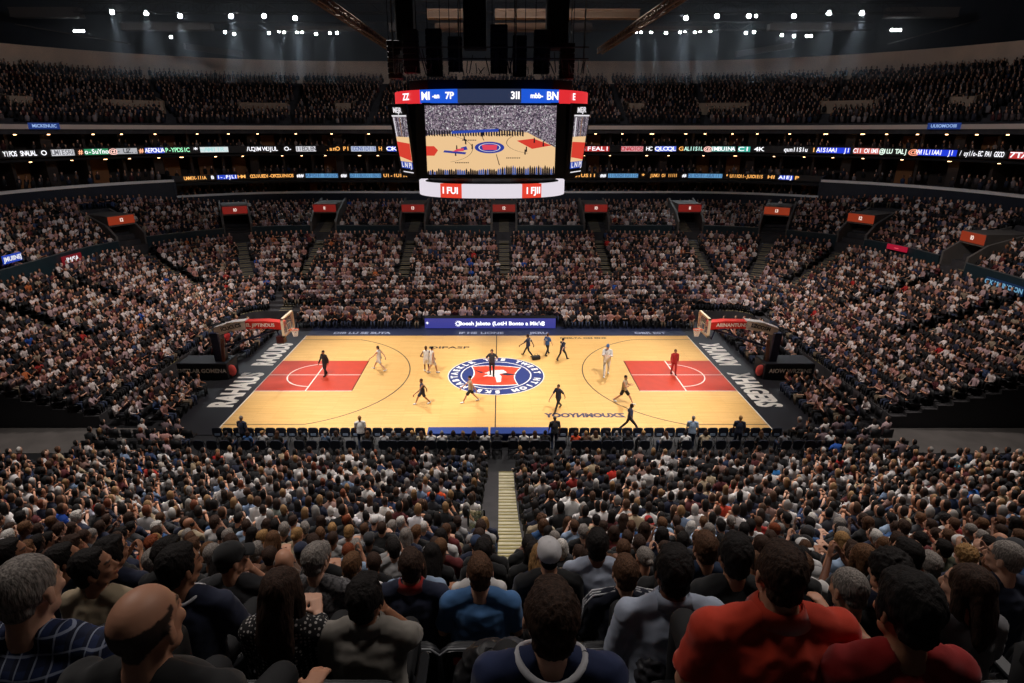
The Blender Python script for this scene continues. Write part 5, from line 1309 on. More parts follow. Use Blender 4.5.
for i, gst in enumerate(GUEST):
    px, sh = gst[:2]; up = len(gst) > 2; yb = -9.85; D = yb-CAMY; zc = D*CT+(CAMZ-1.1)*ST; x = CAMX+(px-500)/F*zc
    left = sum(1 for q in GUEST if q[0] < px)+1
    lab = ORD[left] if left <= 25 else None
    right = len(GUEST)-left+1
    posn = '%s from the %s end' % ((ORD[left], 'left') if left <= 21 else (ORD[right], 'right'))
    hs = ('short', 'crop', 'bob', 'short', 'long')[i % 5]; hc = ('black', 'dark brown', 'brown', 'grey', 'blond')[(i*3) % 5]
    shn = sh.replace(' ', '-').replace('-shirt', '').replace('-tee', '')
    if up:
        o = link('courtside_guest', SB, None, (x, yb+.7, 0), (0, 0, rng.uniform(-.3, .3))); H_ = SH; s = link('shirt', SS, o); t = link('trousers', SL, o)
        tag(o, 'standing person in %s top behind the near sideline chairs, %s' % (shn, posn), 'person')
    else:
        P = sit_small[i % 4]; o = link('courtside_guest', P.body, None, (x, yb, 0), (0, 0, rng.uniform(-.2, .2))); H_ = P.H; s = link('shirt', P.shirt, o); t = link('trousers', P.legs, o)
        tag(o, 'seated person in %s top in the near courtside row, %s' % (shn, posn), 'person')
        CH.append(x)
    omat(o, skin_mat(i % 3)); omat(s, FAB[sh]); omat(t, trouser_m[i % 2])
    h_ = link('hair', get_hair(hs), o); h_.matrix_local = H_; omat(h_, HM[hc])

lo, hi = ground(205, 452).x, ground(792, 452).x; CH.sort(); full = [c for c in CH]
pts = [lo-.5]+CH+[hi+.5]
for a, b in zip(pts[:-1], pts[1:]):
    n = int((b-a)/.54)
    for j in range(1, n): full.append(a+(b-a)*j/n)
full.sort()
for i, x in enumerate(full):
    n = len(full); w_ = '%s from the left end' % ORD[i+1] if i < n/2 else '%s from the right end' % ORD[n-i]
    folding(proto_b, x, -9.85, 0, 0, 'black folding chair in the rear row of near courtside chairs, %s' % w_, 'rear row of near courtside chairs')
print('rear chairs', len(full))
# ---------------------------------------------------------------- hanging scoreboard
JX, JY = -.2, .0
sb = thing('scoreboard', 'large hanging video scoreboard over the court with red, white and blue bands', 'scoreboard', (JX, JY, 0))
sbm = mat('scoreboard_black', S(14, 14, 16), .5)
def oct_ring(w, d, c):      # octagon half sizes w, d, chamfer c
    return [(-w, -d+c), (-w+c, -d), (w-c, -d), (w, -d+c), (w, d-c), (w-c, d), (-w+c, d), (-w, d-c)]
def prism(mb, ring_b, z0, ring_t, z1):
    n = len(ring_b); mb.add([(x, y, z0) for x, y in ring_b]+[(x, y, z1) for x, y in ring_t], [tuple(range(n-1, -1, -1)), tuple(range(n, 2*n))]+[(i, (i+1) % n, n+(i+1) % n, n+i) for i in range(n)])
ZB, ZT = 12.3, 15.8
bot, top = [(-4.3, -3.2), (-3.75, -3.7), (3.75, -3.7), (4.3, -3.2), (4.3, 3.2), (3.75, 3.7), (-3.75, 3.7), (-4.3, 3.2)], [(-4.8, -3.0), (-3.6, -4.0), (3.6, -4.0), (4.8, -3.0), (4.8, 3.0), (3.6, 4.0), (-3.6, 4.0), (-4.8, 3.0)]
mb = MB(); prism(mb, bot, ZB, top, ZT); mb.obj('cabinet', sbm, sb)
crowd_em = bpy.data.materials.new('screen_crowd'); crowd_em.use_nodes = True; nt = crowd_em.node_tree; b = nt.nodes['Principled BSDF']
tc = nt.nodes.new('ShaderNodeTexCoord'); v = nt.nodes.new('ShaderNodeTexVoronoi'); v.inputs['Scale'].default_value = 20.; rp = nt.nodes.new('ShaderNodeValToRGB')
for p, c_ in ((0., S(16, 14, 22)), (.4, S(60, 52, 70)), (.62, S(96, 82, 104)), (.85, S(54, 46, 62)), (1., S(190, 172, 186))):
    e = rp.color_ramp.elements.new(p) if p not in (0., 1.) else rp.color_ramp.elements[0 if p == 0 else 1]; e.color = (*c_, 1)
sp = nt.nodes.new('ShaderNodeSeparateColor'); nt.links.new(tc.outputs['Object'], v.inputs['Vector']); nt.links.new(v.outputs['Color'], sp.inputs[0]); nt.links.new(sp.outputs[0], rp.inputs[0])
nt.links.new(rp.outputs[0], b.inputs['Emission Color']); b.inputs['Emission Strength'].default_value = .75; b.inputs['Base Color'].default_value = (.01, .01, .01, 1)
crowd_dk = crowd_em.copy(); crowd_dk.node_tree.nodes['Voronoi Texture'].inputs['Scale'].default_value = 26
e_wood = emis('screen_wood', S(236, 196, 146), 1.); e_red = emis('screen_red', S(214, 62, 48), 1.); e_blue = emis('screen_blue', S(44, 60, 150), 1.); e_blk = emis('screen_dark', S(30, 26, 34), .8); e_wht = emis('screen_white', S(236, 232, 236), 1.)
e_pink = emis('screen_pink', S(222, 70, 92), 1.); e_bar = emis('screen_bar', S(40, 70, 170), 1.)
def screen_content(M, par, w, h, detail=True):
    """the game picture as flat shapes on a screen: M maps (x right, y up, z out), w x h metres"""
    def poly(name, m, pts, z):
        q = MB(); q.add([M @ V3((x*w, y*h, z)) for x, y in pts], [tuple(range(len(pts)))]); return q.obj(name, m, par)
    def multi(name, m, polys, z):
        q = MB()
        for pts in polys: q.add([M @ V3((x*w, y*h, z)) for x, y in pts], [tuple(range(len(pts)))])
        return q.obj(name, m, par)
    sc = poly('screen_picture', crowd_em, [(0, 0), (1, 0), (1, 1), (0, 1)], .004)
    poly('court_picture', e_wood, [(0, .0), (0, .56), (.02, .58), (.6, .64), (.78, .62), (1, .40), (1, .02)], .008)
    poly('lane_picture', e_red, [(.0, .28), (.06, .28), (.09, .36), (.06, .42), (0, .42)], .012); poly('lane_picture', e_red, [(.7, .5), (.83, .53), (.97, .43), (.82, .38)], .012)
    el = lambda cx, cy, rx, ry, n=28: [(cx+rx*math.cos(2*PI*i/n), cy+ry*math.sin(2*PI*i/n)) for i in range(n)]
    poly('logo_picture', e_blue, el(.49, .4, .115, .085), .012); poly('logo_picture', e_wht, el(.49, .4, .085, .062), .014); poly('logo_picture', e_blue, el(.49, .4, .078, .057), .016); poly('logo_picture', e_pink, [(.43, .44), (.55, .44), (.545, .365), (.44, .365)], .018)
    q = []
    for cx, cy, rx, ry, a0, a1 in ((.12, .38, .24, .2, -1.3, 1.4), (.9, .47, .28, .17, 1.7, 4.3)):
        for i in range(24):
            t, u = a0+(a1-a0)*i/24, a0+(a1-a0)*(i+1)/24; k = .985
            q.append([(cx+rx*math.cos(t), cy+ry*math.sin(t)), (cx+rx*math.cos(u), cy+ry*math.sin(u)), (cx+rx*k*math.cos(u), cy+ry*k*math.sin(u)), (cx+rx*k*math.cos(t), cy+ry*k*math.sin(t))])
    q.append([(.54, .3), (.545, .3), (.57, .14), (.563, .14)]); q.append([(.42, .6), (.425, .6), (.45, .5), (.445, .5)])
    rr = random.Random(3)
    for x, y in ((.35, .38), (.29, .5), (.3, .45), (.76, .3), (.77, .34), (.83, .47), (.9, .42), (.43, .56), (.72, .6), (.86, .58), (.22, .28), (.23, .36)):
        q.append([(x, y), (x+.012, y-.005), (x+.01, y+.07), (x+.002, y+.075)])
    for x0, y0 in ((.28, .5), (.22, .17), (.55, .58), (.62, .24)):
        for i in range(8): q.append([(x0+i*.014, y0), (x0+i*.014+.009, y0), (x0+i*.014+.01, y0+.014), (x0+i*.014, y0+.014)])
    multi('player_picture', e_blk, [[(max(0, min(1, a)), b_) for a, b_ in p] for p in q], .02)
    multi('logo_picture', e_blue, [[(.13, .33), (.3, .3), (.31, .33), (.14, .36)], [(.26, .35), (.32, .37), (.31, .42), (.27, .4)]], .02); multi('logo_picture', e_pink, [[(.2, .34), (.29, .35), (.29, .39), (.24, .38)]], .022)
    # spectators along the lower edge, bench behind
    q = []; q2 = []
    for i in range(60):
        x = i/60; hgt = .05+.05*rr.random()+(.05 if x > .55 else 0); (q if rr.random() < .6 else q2).append([(x, 0), (x+.016, 0), (x+.015, hgt*.7), (x+.008, hgt), (x+.001, hgt*.7)])
    multi('crowd_picture', e_blk, q, .024); multi('crowd_picture', emis('screen_bluegrey', S(70, 90, 150), 1.), q2, .024)
    q = [[(i/50, .56+.03*rr.random()), (i/50+.013, .56), (i/50+.013, .64), (i/50, .66)] for i in range(38)]
    multi('bench_picture', e_blk, q, .01); poly('banner_picture', e_bar, [(.2, .6), (.56, .63), (.56, .67), (.2, .64)], .026)
    return sc
def face_M(p, q, u, v):
    """frame on a quad: p bottom-left, q bottom-right"""
    p, q, u, v = map(V3, (p, q, u, v)); X = (q-p).normalized(); Y = ((u-p)-(u-p).dot(X)*X).normalized(); return p, X, Y
def screen(name, bl, br_, tl, detail, w, h):
    X = (V3(br_)-V3(bl)).normalized(); Y0 = V3(tl)-V3(bl); Y = (Y0-Y0.dot(X)*X).normalized(); M = frame(bl, X, Y)
    q = MB(); q.add([M @ V3(p) for p in ((-.12, -.12, 0), (w+.12, -.12, 0), (w+.12, h+.12, 0), (-.12, h+.12, 0), (-.12, -.12, -.3), (w+.12, -.12, -.3), (w+.12, h+.12, -.3), (-.12, h+.12, -.3))], [(0, 1, 2, 3), (4, 7, 6, 5), (0, 4, 5, 1), (1, 5, 6, 2), (2, 6, 7, 3), (3, 7, 4, 0)])
    fr = q.obj('screen_frame', sbm, sb); screen_content(M, fr, w, h); return M, fr
# four main faces
for i, (bl, br_, tl) in enumerate((((-3.16, -4.0, 12.52), (3.16, -4.0, 12.52), (-3.16, -4.12, 15.68)), ((3.16, 4.0, 12.52), (-3.16, 4.0, 12.52), (3.16, 4.12, 15.68)))):
    screen('main', bl, br_, tl, True, 6.32, 3.2)
def side_screen(bl, br_, tl, tr):
    """narrow corner screen: a cropped replay picture"""
    bl, br_, tl, tr = map(V3, (bl, br_, tl, tr)); n = (br_-bl).cross(tl-bl).normalized(); tr = tr-n*(tr-bl).dot(n)
    P = lambda x, y, z=0.: (bl*(1-x)+br_*x)*(1-y)+(tl*(1-x)+tr*x)*y+n*z
    def poly(nm, m, pts, z, par): q = MB(); q.add([P(x, y, z) for x, y in pts], [tuple(range(len(pts)))]); return q.obj(nm, m, par)
    q = MB(); vs = [P(x, y, z) for z in (.0, .1) for x, y in ((-.04, -.02), (1.04, -.02), (1.04, 1.02), (-.04, 1.02))]; q.add(vs, [(3, 2, 1, 0), (4, 5, 6, 7), (0, 1, 5, 4), (1, 2, 6, 5), (2, 3, 7, 6), (3, 0, 4, 7)])
    fr = q.obj('screen_frame', sbm, sb); R = lambda a, b_, c, d: [(a, b_), (c, b_), (c, d), (a, d)]
    poly('screen_picture', e_wood, R(.14, .2, .96, .56), .11, fr); poly('lane_picture', e_red, [(.14, .27), (.96, .22), (.96, .47), (.14, .49)], .12, fr)
    poly('upper_picture', crowd_dk, R(.14, .56, .96, .84), .11, fr); poly('caption_bar', e_wht, R(.12, .845, .98, .865), .12, fr)
    poly('banner_picture', e_bar, R(.14, .1, .96, .2), .11, fr); poly('caption_bar', e_wht, R(.2, .04, .96, .055), .11, fr)
    for i in range(4): poly('curtain_picture', (e_wht, e_blk, emis('screen_tan', S(150, 110, 80), .8), e_blk)[i], R(.2+i*.17, .56, .25+i*.17, .83), .13, fr)
    q = MB()
    Mx = frame(P(.5, .93, .12), br_-bl, tl-bl); put_text(q, 'MEJR', Mx, .34, .002, .01); Mx = frame(P(.56, .15, .13), br_-bl, tl-bl); put_text(q, 'L N PJ', Mx, .34, .002, .01); q.obj('lettering', e_wht, fr)
for sx in (-1, 1):
    for sy in (-1, 1):
        a, b_ = (sx*4.5, sy*3.1, 12.5), (sx*3.72, sy*3.95, 12.45); c_, d_ = (sx*5.0, sy*3.1, 15.75), (sx*3.85, sy*4.12, 15.75)
        if sx*sy > 0: side_screen(a, b_, c_, d_)
        else: side_screen(b_, a, d_, c_)
# LED rings
def ellring(name, rx, ry, z0, z1, segs, par):
    """rounded ring band built from coloured segments: list of (deg0, deg1, material)"""
    objs = []
    for a0, a1, m in segs:
        q = MB(); n = max(2, int((a1-a0)/3)); vs = []
        for i in range(n+1):
            a = math.radians(a0+(a1-a0)*i/n); c, s = math.cos(a), math.sin(a); e = .8
            x = rx*math.copysign(abs(c)**e, c); y = ry*math.copysign(abs(s)**e, s)
            vs += [(x, y, z0), (x, y, z1), (x*.94, y*.94, z1), (x*.94, y*.94, z0)]
        fs = []
        for i in range(n):
            for k in range(4): fs.append((i*4+k, i*4+(k+1) % 4, i*4+4+(k+1) % 4, i*4+4+k))
        fs += [(0, 1, 2, 3), (n*4+3, n*4+2, n*4+1, n*4)]
        q.add(vs, fs); objs.append(q.obj(name, m, par))
    return objs
def ring_pt(rx, ry, a, k=1.01):
    a = math.radians(a); c, s = math.cos(a), math.sin(a); e = .8
    f = lambda a_: V3((rx*math.copysign(abs(math.cos(a_))**e, math.cos(a_)), ry*math.copysign(abs(math.sin(a_))**e, math.sin(a_)), 0))
    p = f(a); t = (f(a+.01)-f(a-.01)).normalized(); return p*k, t
lr = emis('led_red', S(226, 46, 52), 1.); lb = emis('led_blue', S(30, 88, 214), 1.); lgm = emis('led_slate', S(46, 56, 84), .9); lw2 = emis('led_pale', S(226, 218, 228), 1.); lor = emis('led_orange_red', S(228, 66, 48), 1.); lwt = emis('led_text', (1., .97, 1.), 1.3)
segs = []
for base in (0, 180):
    for a0, a1, m in ((180, 233, lr), (233, 257, lb), (257, 282, lgm), (282, 305, lb), (305, 360, lr)): segs.append((a0+base, a1+base, m))
up = ellring('upper_led_band', 5.1, 4.6, 15.82, 16.42, segs, sb)
segs = []
for base in (0, 180):
    for a0, a1, m in ((180, 234, lw2), (234, 253, lor), (253, 288, lw2), (288, 305, lor), (305, 360, lw2)): segs.append((a0+base, a1+base, m))
dn = ellring('lower_led_band', 4.05, 3.5, 11.3, 12.0, segs, sb)
def ring_text(par, s, rx, ry, a, zc, size, m=lwt):
    p, t = ring_pt(rx, ry, a); q = MB(); put_text(q, s, frame((p.x, p.y, zc), t, (0, 0, 1)), size, .003, .012); q.obj('lettering', m, par)
for base in (0, 180):
    k = 0 if base == 0 else 5
    ring_text(up[k], 'ZZ', 5.1, 4.6, 220+base, 16.12, .42); ring_text(up[k+1], 'MI', 5.1, 4.6, 238+base, 16.12, .5); ring_text(up[k+1], '-an', 5.1, 4.6, 245+base, 16.12, .3); ring_text(up[k+1], '7P', 5.1, 4.6, 253+base, 16.12, .42)
    ring_text(up[k+2], '3II', 5.1, 4.6, 279+base, 16.12, .45); ring_text(up[k+3], 'mbb-', 5.1, 4.6, 290+base, 16.12, .3); ring_text(up[k+3], 'BN', 5.1, 4.6, 300+base, 16.12, .5); ring_text(up[k+4], 'E', 5.1, 4.6, 318+base, 16.12, .42)
    ring_text(dn[k+1], 'I FUI', 4.05, 3.5, 244+base, 11.66, .46); ring_text(dn[k+3], 'I FJII', 4.05, 3.5, 297+base, 11.66, .46)
mb = MB(); mb.tube([(0, 0, 11.5), (0, 0, 11.95)], [(3.6, 3.1), (3.75, 3.2)], 40); mb.tube([(0, 0, 11.9), (0, 0, 12.5)], [(3.5, 3.0), (4.0, 3.4)], 24); mb.obj('lower_housing', sbm, sb)
mb = MB(); prism(mb, [(x*.86, y*.86) for x, y in top], 15.78, [(x*.84, y*.84) for x, y in top], 16.9); mb.obj('upper_housing', sbm, sb)
# speaker clusters and hoists above the scoreboard
spk = mat('speaker_black', S(17, 18, 21), .6)
cl = 0
for x, y, w, z0, z1_ in ((-4.95, -1, .7, 17.1, 18.9), (-4.0, -1.8, .75, 17.3, 19.3), (-2.9, -1.2, .8, 17.2, 19.4), (-1.8, -1.6, .7, 17.4, 19.0), (.4, -1.8, .85, 17.3, 19.5), (1.45, -1.2, .7, 17.2, 19.1), (2.55, -1.6, .8, 17.3, 19.3), (3.9, -.9, .75, 17.1, 18.8)):
    cl += 1; rt = thing('speaker_cluster', 'black hanging loudspeaker column above the scoreboard, %s from the left' % ORD[cl], 'loudspeaker', (x+JX, y, z0))
    n = 7; hgt = (z1_-z0)/n
    for i in range(n):
        q = MB(); q.rbox(-w/2, w/2, -.4+.03*abs(3-i), .4, i*hgt+.02, (i+1)*hgt-.02, .05, 'z'); q.obj('speaker_box', spk, rt)
    q = MB()
    for sx in (-1, 1): q.tube([(sx*w*.4, 0, n*hgt-.1), (sx*w*.4, 0, 24.5-z0)], .02, 5)
    q.obj('hanging_cable', blackm, rt)
def truss(name, label, a, b_, hw=.35, m=None, cat='truss', group=None, bay=1.2):
    """box truss: four chords and zigzag bracing"""
    m = m or mat('truss_grey', S(64, 62, 62), .5, metal=.6); a, b_ = V3(a), V3(b_); d = (b_-a); L = d.length; d.normalize(); s = d.cross(V3((0, 0, 1))).normalized(); u = s.cross(d)
    rt = thing(name, label, cat, a, 0, group)
    ch = MB()
    for i in (-1, 1):
        for j in (-1, 1): ch.tube([s*i*hw+u*j*hw, d*L+s*i*hw+u*j*hw], .055, 6, ref=(.3, .2, .9))
    ch.obj('chord_frame', m, rt); br = MB(); n = max(2, int(L/bay))
    for k in range(n):
        p, q = d*L*k/n, d*L*(k+1)/n; e = 1 if k % 2 else -1
        for i in (-1, 1):
            br.tube([p+s*i*hw+u*e*hw, q+s*i*hw-u*e*hw], .028, 4); br.tube([p+s*e*hw+u*i*hw, q-s*e*hw+u*i*hw], .028, 4)
        br.tube([p+s*hw-u*hw, p+s*hw+u*hw], .028, 4); br.tube([p-s*hw-u*hw, p-s*hw+u*hw], .028, 4)
    br.obj('lattice_bracing', m, rt); return rt
tr_b = mat('truss_beige', S(84, 72, 62), .6)
truss('catwalk_truss', 'slanting catwalk truss running up beyond the scoreboard, left of the two', (-7.0, 11, 19.8), (-8.2, -9, 20.3), .16, tr_b, bay=.6)
truss('catwalk_truss', 'slanting catwalk truss running up beyond the scoreboard, right of the two', (7.2, 11, 19.8), (8.6, -9, 20.3), .16, tr_b, bay=.6)
truss('lighting_truss', 'long front lighting truss high over the far stand', (-40, 29, 25.6), (40, 29, 25.6), .45)
truss('lighting_truss', 'long rear lighting truss high over the far stand', (-38, 33, 24.6), (38, 33, 24.6), .35)
truss('scoreboard_truss', 'dark truss carrying the scoreboard hoists', (-6, 0, 24.6), (6, 0, 24.6), .4, blackm)
mb = MB()
for x, y in ((-4.7, -3), (4.5, -3), (-4.7, 3), (4.5, 3), (-1.5, -3.4), (1.2, -3.4)): mb.tube([(x, y, 17.2), (x, y, 24.3)], .035, 6)
mb.obj('hoist_chain', mat('chain_grey', S(110, 108, 104), .4, metal=.7), sb)
for a_, b_ in ((-4.95, -4.0), (-1.45, -.25), (2.85, 4.0)):
    mb = MB(); mb.rbox(a_, b_, -.5, .6, 18.6, 24.4, .1, 'z'); mb.obj('cable_duct', sbm, sb)
mb = MB(); r_ = random.Random(9)
for i in range(60):
    x = r_.uniform(-5, 4.8); z = 17.25; mb.tube([(x, -3.2+r_.random()*2, z), (x+r_.uniform(-.25, .25), -3.2+r_.random()*2, z+r_.uniform(.3, 1.1))], .025, 4)
mb.box(-4.9, 4.7, -3.3, -3.2, 17.8, 17.86); mb.box(-4.9, 4.7, -3.3, -3.2, 18.3, 18.36); mb.obj('top_railing', mat('rig_grey', S(70, 68, 66), .5, metal=.4), sb)
# roof beams and fascia pieces seen behind the rig
def beam(px0, px1, py0, py1, y, label, m, th=.8):
    a = atdepth(px0, py1, y); b_ = atdepth(px1, py0, y); q = MB(); q.box(0, b_.x-a.x, 0, th, 0, b_.z-a.z)
    q.box(0, b_.x-a.x, -.12, th+.12, -.08, 0.0); q.box(0, b_.x-a.x, -.12, th+.12, b_.z-a.z, b_.z-a.z+.08)
    o = q.obj('roof_beam', m, None, loc=a); tag(o, label, 'beam'); return o
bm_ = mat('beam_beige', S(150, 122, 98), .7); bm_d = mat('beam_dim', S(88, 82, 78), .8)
beam(427, 470, 10, 17, 20, 'short pale roof beam over the scoreboard', bm_); beam(495, 640, 10, 17, 20, 'long pale roof beam over the scoreboard', bm_)
beam(389, 408, 24, 30, 28, 'small pale beam end beside the left rig', bm_d); beam(435, 471, 24, 30, 28, 'pale lower roof beam, middle left of the rig', bm_); beam(495, 548, 24, 30, 28, 'pale lower roof beam, middle right of the rig', bm_); beam(574, 592, 24, 30, 28, 'small pale beam end beside the right rig', bm_d)
beam(10, 78, 8, 16, 30, 'grey roof panel beam over the picture\'s top left', bm_d); beam(888, 960, 8, 16, 30, 'grey roof panel beam over the picture\'s top right', bm_d)
beam(121, 210, 24, 29, 30, 'slim grey beam under the lamps, left outer', bm_d); beam(770, 858, 24, 29, 30, 'slim grey beam under the lamps, right outer', bm_d)
beam(275, 360, 27, 29, 31, 'slim grey beam under the lamps, left inner', bm_d); beam(630, 712, 27, 29, 31, 'slim grey beam under the lamps, right inner', bm_d)
def sloped(px0, py0, px1, py1, hp, y, label):
    a = atdepth(px0, py0, y); b_ = atdepth(px1, py1, y); h0 = atdepth(px0, py0-hp, y).z-a.z; q = MB(); d = b_-a
    vs = [(0, 0, 0), (d.x, 0, d.z), (d.x, 0, d.z+h0), (0, 0, h0)]; q.add(vs+[(x, .5, z) for x, _, z in vs], [(0, 1, 2, 3), (7, 6, 5, 4), (0, 4, 5, 1), (1, 5, 6, 2), (2, 6, 7, 3), (3, 7, 4, 0)])
    tag(q.obj('roof_panel', bm_d, None, loc=a), label, 'panel')
sloped(184, 49, 242, 57, 6, 36, 'tilted grey panel under the roof, left'); sloped(736, 57, 794, 48, 6, 36, 'tilted grey panel under the roof, right')
sloped(0, 22, 128, 44, 1, 34, 'thin slanting pipe under the roof, left'); sloped(890, 44, 1020, 10, 1, 34, 'thin slanting pipe under the roof, right')
# floodlights
lens = emis('flood_lens', (.92, .96, 1.), 40.); hous = mat('flood_housing', S(30, 30, 33), .5, metal=.3)
LAMPS = [(112, 12, 1), (146, 13, 1), (180, 16, 1), (231, 16, 1), (264, 16, 1), (295, 18, 1), (686, 18, 1), (717, 16, 1), (749, 16, 1), (794, 16, 1), (829, 13, 1), (862, 13, 1),
         (75, 31, 2), (79, 31, 2), (83, 31, 2), (171, 37, 2), (225, 32, 2), (234, 34, 2), (269, 33, 2), (279, 31, 2), (284, 32, 2), (297, 32, 2), (302, 32, 2), (316, 34, 2), (330, 33, 2), (337, 33, 2),
         (636, 32, 2), (641, 32, 2), (651, 32, 2), (666, 33, 2), (680, 32, 2), (685, 31, 2), (695, 32, 2), (700, 31, 2), (710, 31, 2), (746, 33, 2), (754, 32, 2), (782, 35, 2), (794, 36, 2), (807, 36, 2), (811, 36, 2), (892, 30, 2), (896, 30, 2), (900, 30, 2), (756, 16, 2)]
hm = MB(); hm.tube([(0, .0, 0), (0, .0, .0), (0, .34, 0)], [.24, .26, .14], 14, ref=(1, 0, 0)); hm.cur = 0; HOUS = hm.mesh('floodlight', hous, True)
lmb = MB(); lmb.tube([(0, -.02, 0), (0, .0, 0)], .2, 14, ref=(1, 0, 0)); LENS = lmb.mesh('lens', lens)
ymb = MB(); ymb.tube([(-.27, .1, 0), (-.27, .1, .4), (.27, .1, .4), (.27, .1, 0)], .02, 5); ymb.tube([(0, .1, .4), (0, .1, .7)], .03, 6); YOKE = ymb.mesh('yoke', hous)
cnt = {1: 0, 2: 0}; FL = []
for px, py, row in sorted(LAMPS, key=lambda a: a[0]):
    cnt[row] += 1; p = atdepth(px, py, 29 if row == 1 else 33); sc = 1.05 if row == 1 else .72
    n = cnt[row]; o = link('floodlight', HOUS, None, p, (0, 0, 0), (sc, sc, sc)); tot = sum(1 for l in LAMPS if l[2] == row)
    where = ('%s from the left' % ORD[n]) if n <= tot/2 else ('%s from the right' % ORD[tot-n+1])
    big, rw = ('large', 'upper') if row == 1 else ('small', 'lower')
    tag(o, '%s bright floodlight in the %s lamp row under the roof, %s' % (big, rw, where), 'floodlight', 'floodlights of the %s lamp row' % rw)
    o.rotation_euler = (math.radians(32), 0, math.atan2(p.x, 34)*-1); link('lens', LENS, o); link('yoke', YOKE, o)
    if row == 1 or rng.random() < 0: FL.append(p)
# ---------------------------------------------------------------- LED ribbons on the suite fronts
def ribbon_base(name, label, s, z0, z1_, ta, tb):
    o = strip(name, mat('ribbon_dark', S(24, 20, 20), .5), s, s+.15, z0, z1_, tsub(ta, tb)); tag(o, label, 'led ribbon'); return o
def t_px(px, s, z, lo=0, hi=5):
    return min((abs(proj(ring(t/800, s)[0], ring(t/800, s)[1], z)[0]-px)+(900 if ring(t/800, s)[1] < 0 else 0), t/800) for t in range(int(lo*800), int(hi*800)+1))[1]
def ribbon(base, s, z0, z1_, items, lo, hi):
    zc = (z0+z1_)/2; h = z1_-z0
    for px0, px1, bg, st, tx, txt in items:
        if px0 > 455 and px1 < 525: pass
        a, b_ = t_px(px0, s, zc, lo, hi), t_px(px1, s, zc, lo, hi)
        if b_-a < .004: continue
        if bg:
            q = MB(); sweep(q, lambda t, nx: [(s-.06, z0+h*.12), (s-.06, z1_-h*.12)], tsub(a, b_)); q.obj('advert_panel', emis('ad_%d_%d_%d' % bg, S(*bg), st), base)
        if txt:
            q = MB(); n = len(txt)
            for i, ch in enumerate(txt):
                t = a+(b_-a)*(i+.5)/n; x, y, nx, ny = ring(t, s-.12)
                if ch != ' ': put_text(q, ch, frame((x, y, zc), (ny, -nx, 0), (0, 0, 1)), h*.85, .002, .01, 'CENTER', min(1.6, (px1-px0)/n*proj(x, y, zc)[2]/F/(h*.5)))
            q.obj('lettering', emis('adt_%d_%d_%d' % tx, S(*tx), 1.4), base)
W_ = (235, 235, 240); G_ = (60, 160, 110); B_ = (40, 70, 200); T_ = (90, 150, 140); O_ = (240, 170, 90); C_ = (130, 190, 235); R_c = (200, 60, 60); D_ = None
up_items = [(2, 36, D_, 0, W_, 'YIPOS SNAUAL'), (41, 45, D_, 0, W_, 'O'), (51, 74, W_, .8, (90, 90, 96), 'UMIESRE'), (78, 82, D_, 0, (250, 170, 130), '#'), (84, 108, G_, .8, W_, 'o-SuYno'), (110, 115, D_, 0, (240, 190, 180), '@'), (116, 137, (205, 205, 210), .7, (40, 40, 44), '- UZ..'), (139, 143, D_, 0, (250, 170, 130), '#'), (145, 164, B_, 1., W_, 'AEPONUA'), (165, 189, D_, 0, (150, 230, 180), 'P-YPDSIC'), (193, 198, D_, 0, W_, '*'),
            (200, 228, (225, 238, 238), .9, (150, 190, 190), '~AMIIR.'), (246, 278, D_, 0, W_, '/UQIM WUJUL'), (285, 292, D_, 0, W_, 'O-'), (296, 316, W_, .9, (50, 50, 60), 'IIEDLEN'), (326, 350, D_, 0, O_, '.anO PI'), (351, 376, (205, 215, 235), .8, (60, 80, 140), 'IDONSIDIIE'), (379, 382, D_, 0, O_, 'H'), (387, 402, B_, 1., W_, 'OKP'),
            (582, 609, (200, 50, 50), .8, W_, 'IFEALI'), (621, 643, (225, 160, 165), .9, (160, 30, 40), 'ONAOIOS'), (646, 652, D_, 0, W_, 'HC'), (655, 676, (90, 110, 220), 1., W_, 'QLOQL'), (679, 683, D_, 0, O_, 'G'), (684, 703, D_, 0, (190, 235, 220), 'ALIISIL'), (705, 710, D_, 0, (240, 190, 180), '@'), (711, 735, T_, 1., W_, 'IMBUINA'), (738, 750, (60, 180, 160), .9, W_, 'CI'), (754, 764, D_, 0, W_, '4K'), (784, 808, D_, 0, W_, 'qunlISIu'),
            (812, 816, D_, 0, O_, 'I'), (817, 850, (30, 60, 220), 1., W_, 'AISIAAI  JI'), (854, 879, (225, 110, 100), .8, W_, 'CII OIIMI'), (881, 908, D_, 0, (220, 240, 225), '@ILU TALJ'), (911, 917, D_, 0, (240, 150, 120), '@'), (918, 957, (30, 60, 220), 1., W_, 'WIILIIAAI  JI '), (960, 1005, D_, 0, W_, '/ uyl/o-EC PAI GSOO'), (1010, 1030, R_c, .9, W_, '7TA')]
b1 = ribbon_base('led_ribbon', 'long curved LED advertising ribbon along the upper suites', 22.45, 12.35, 13.05, .02, 4.98)
ribbon(b1, 22.45, 12.35, 13.05, up_items, 0, 5)
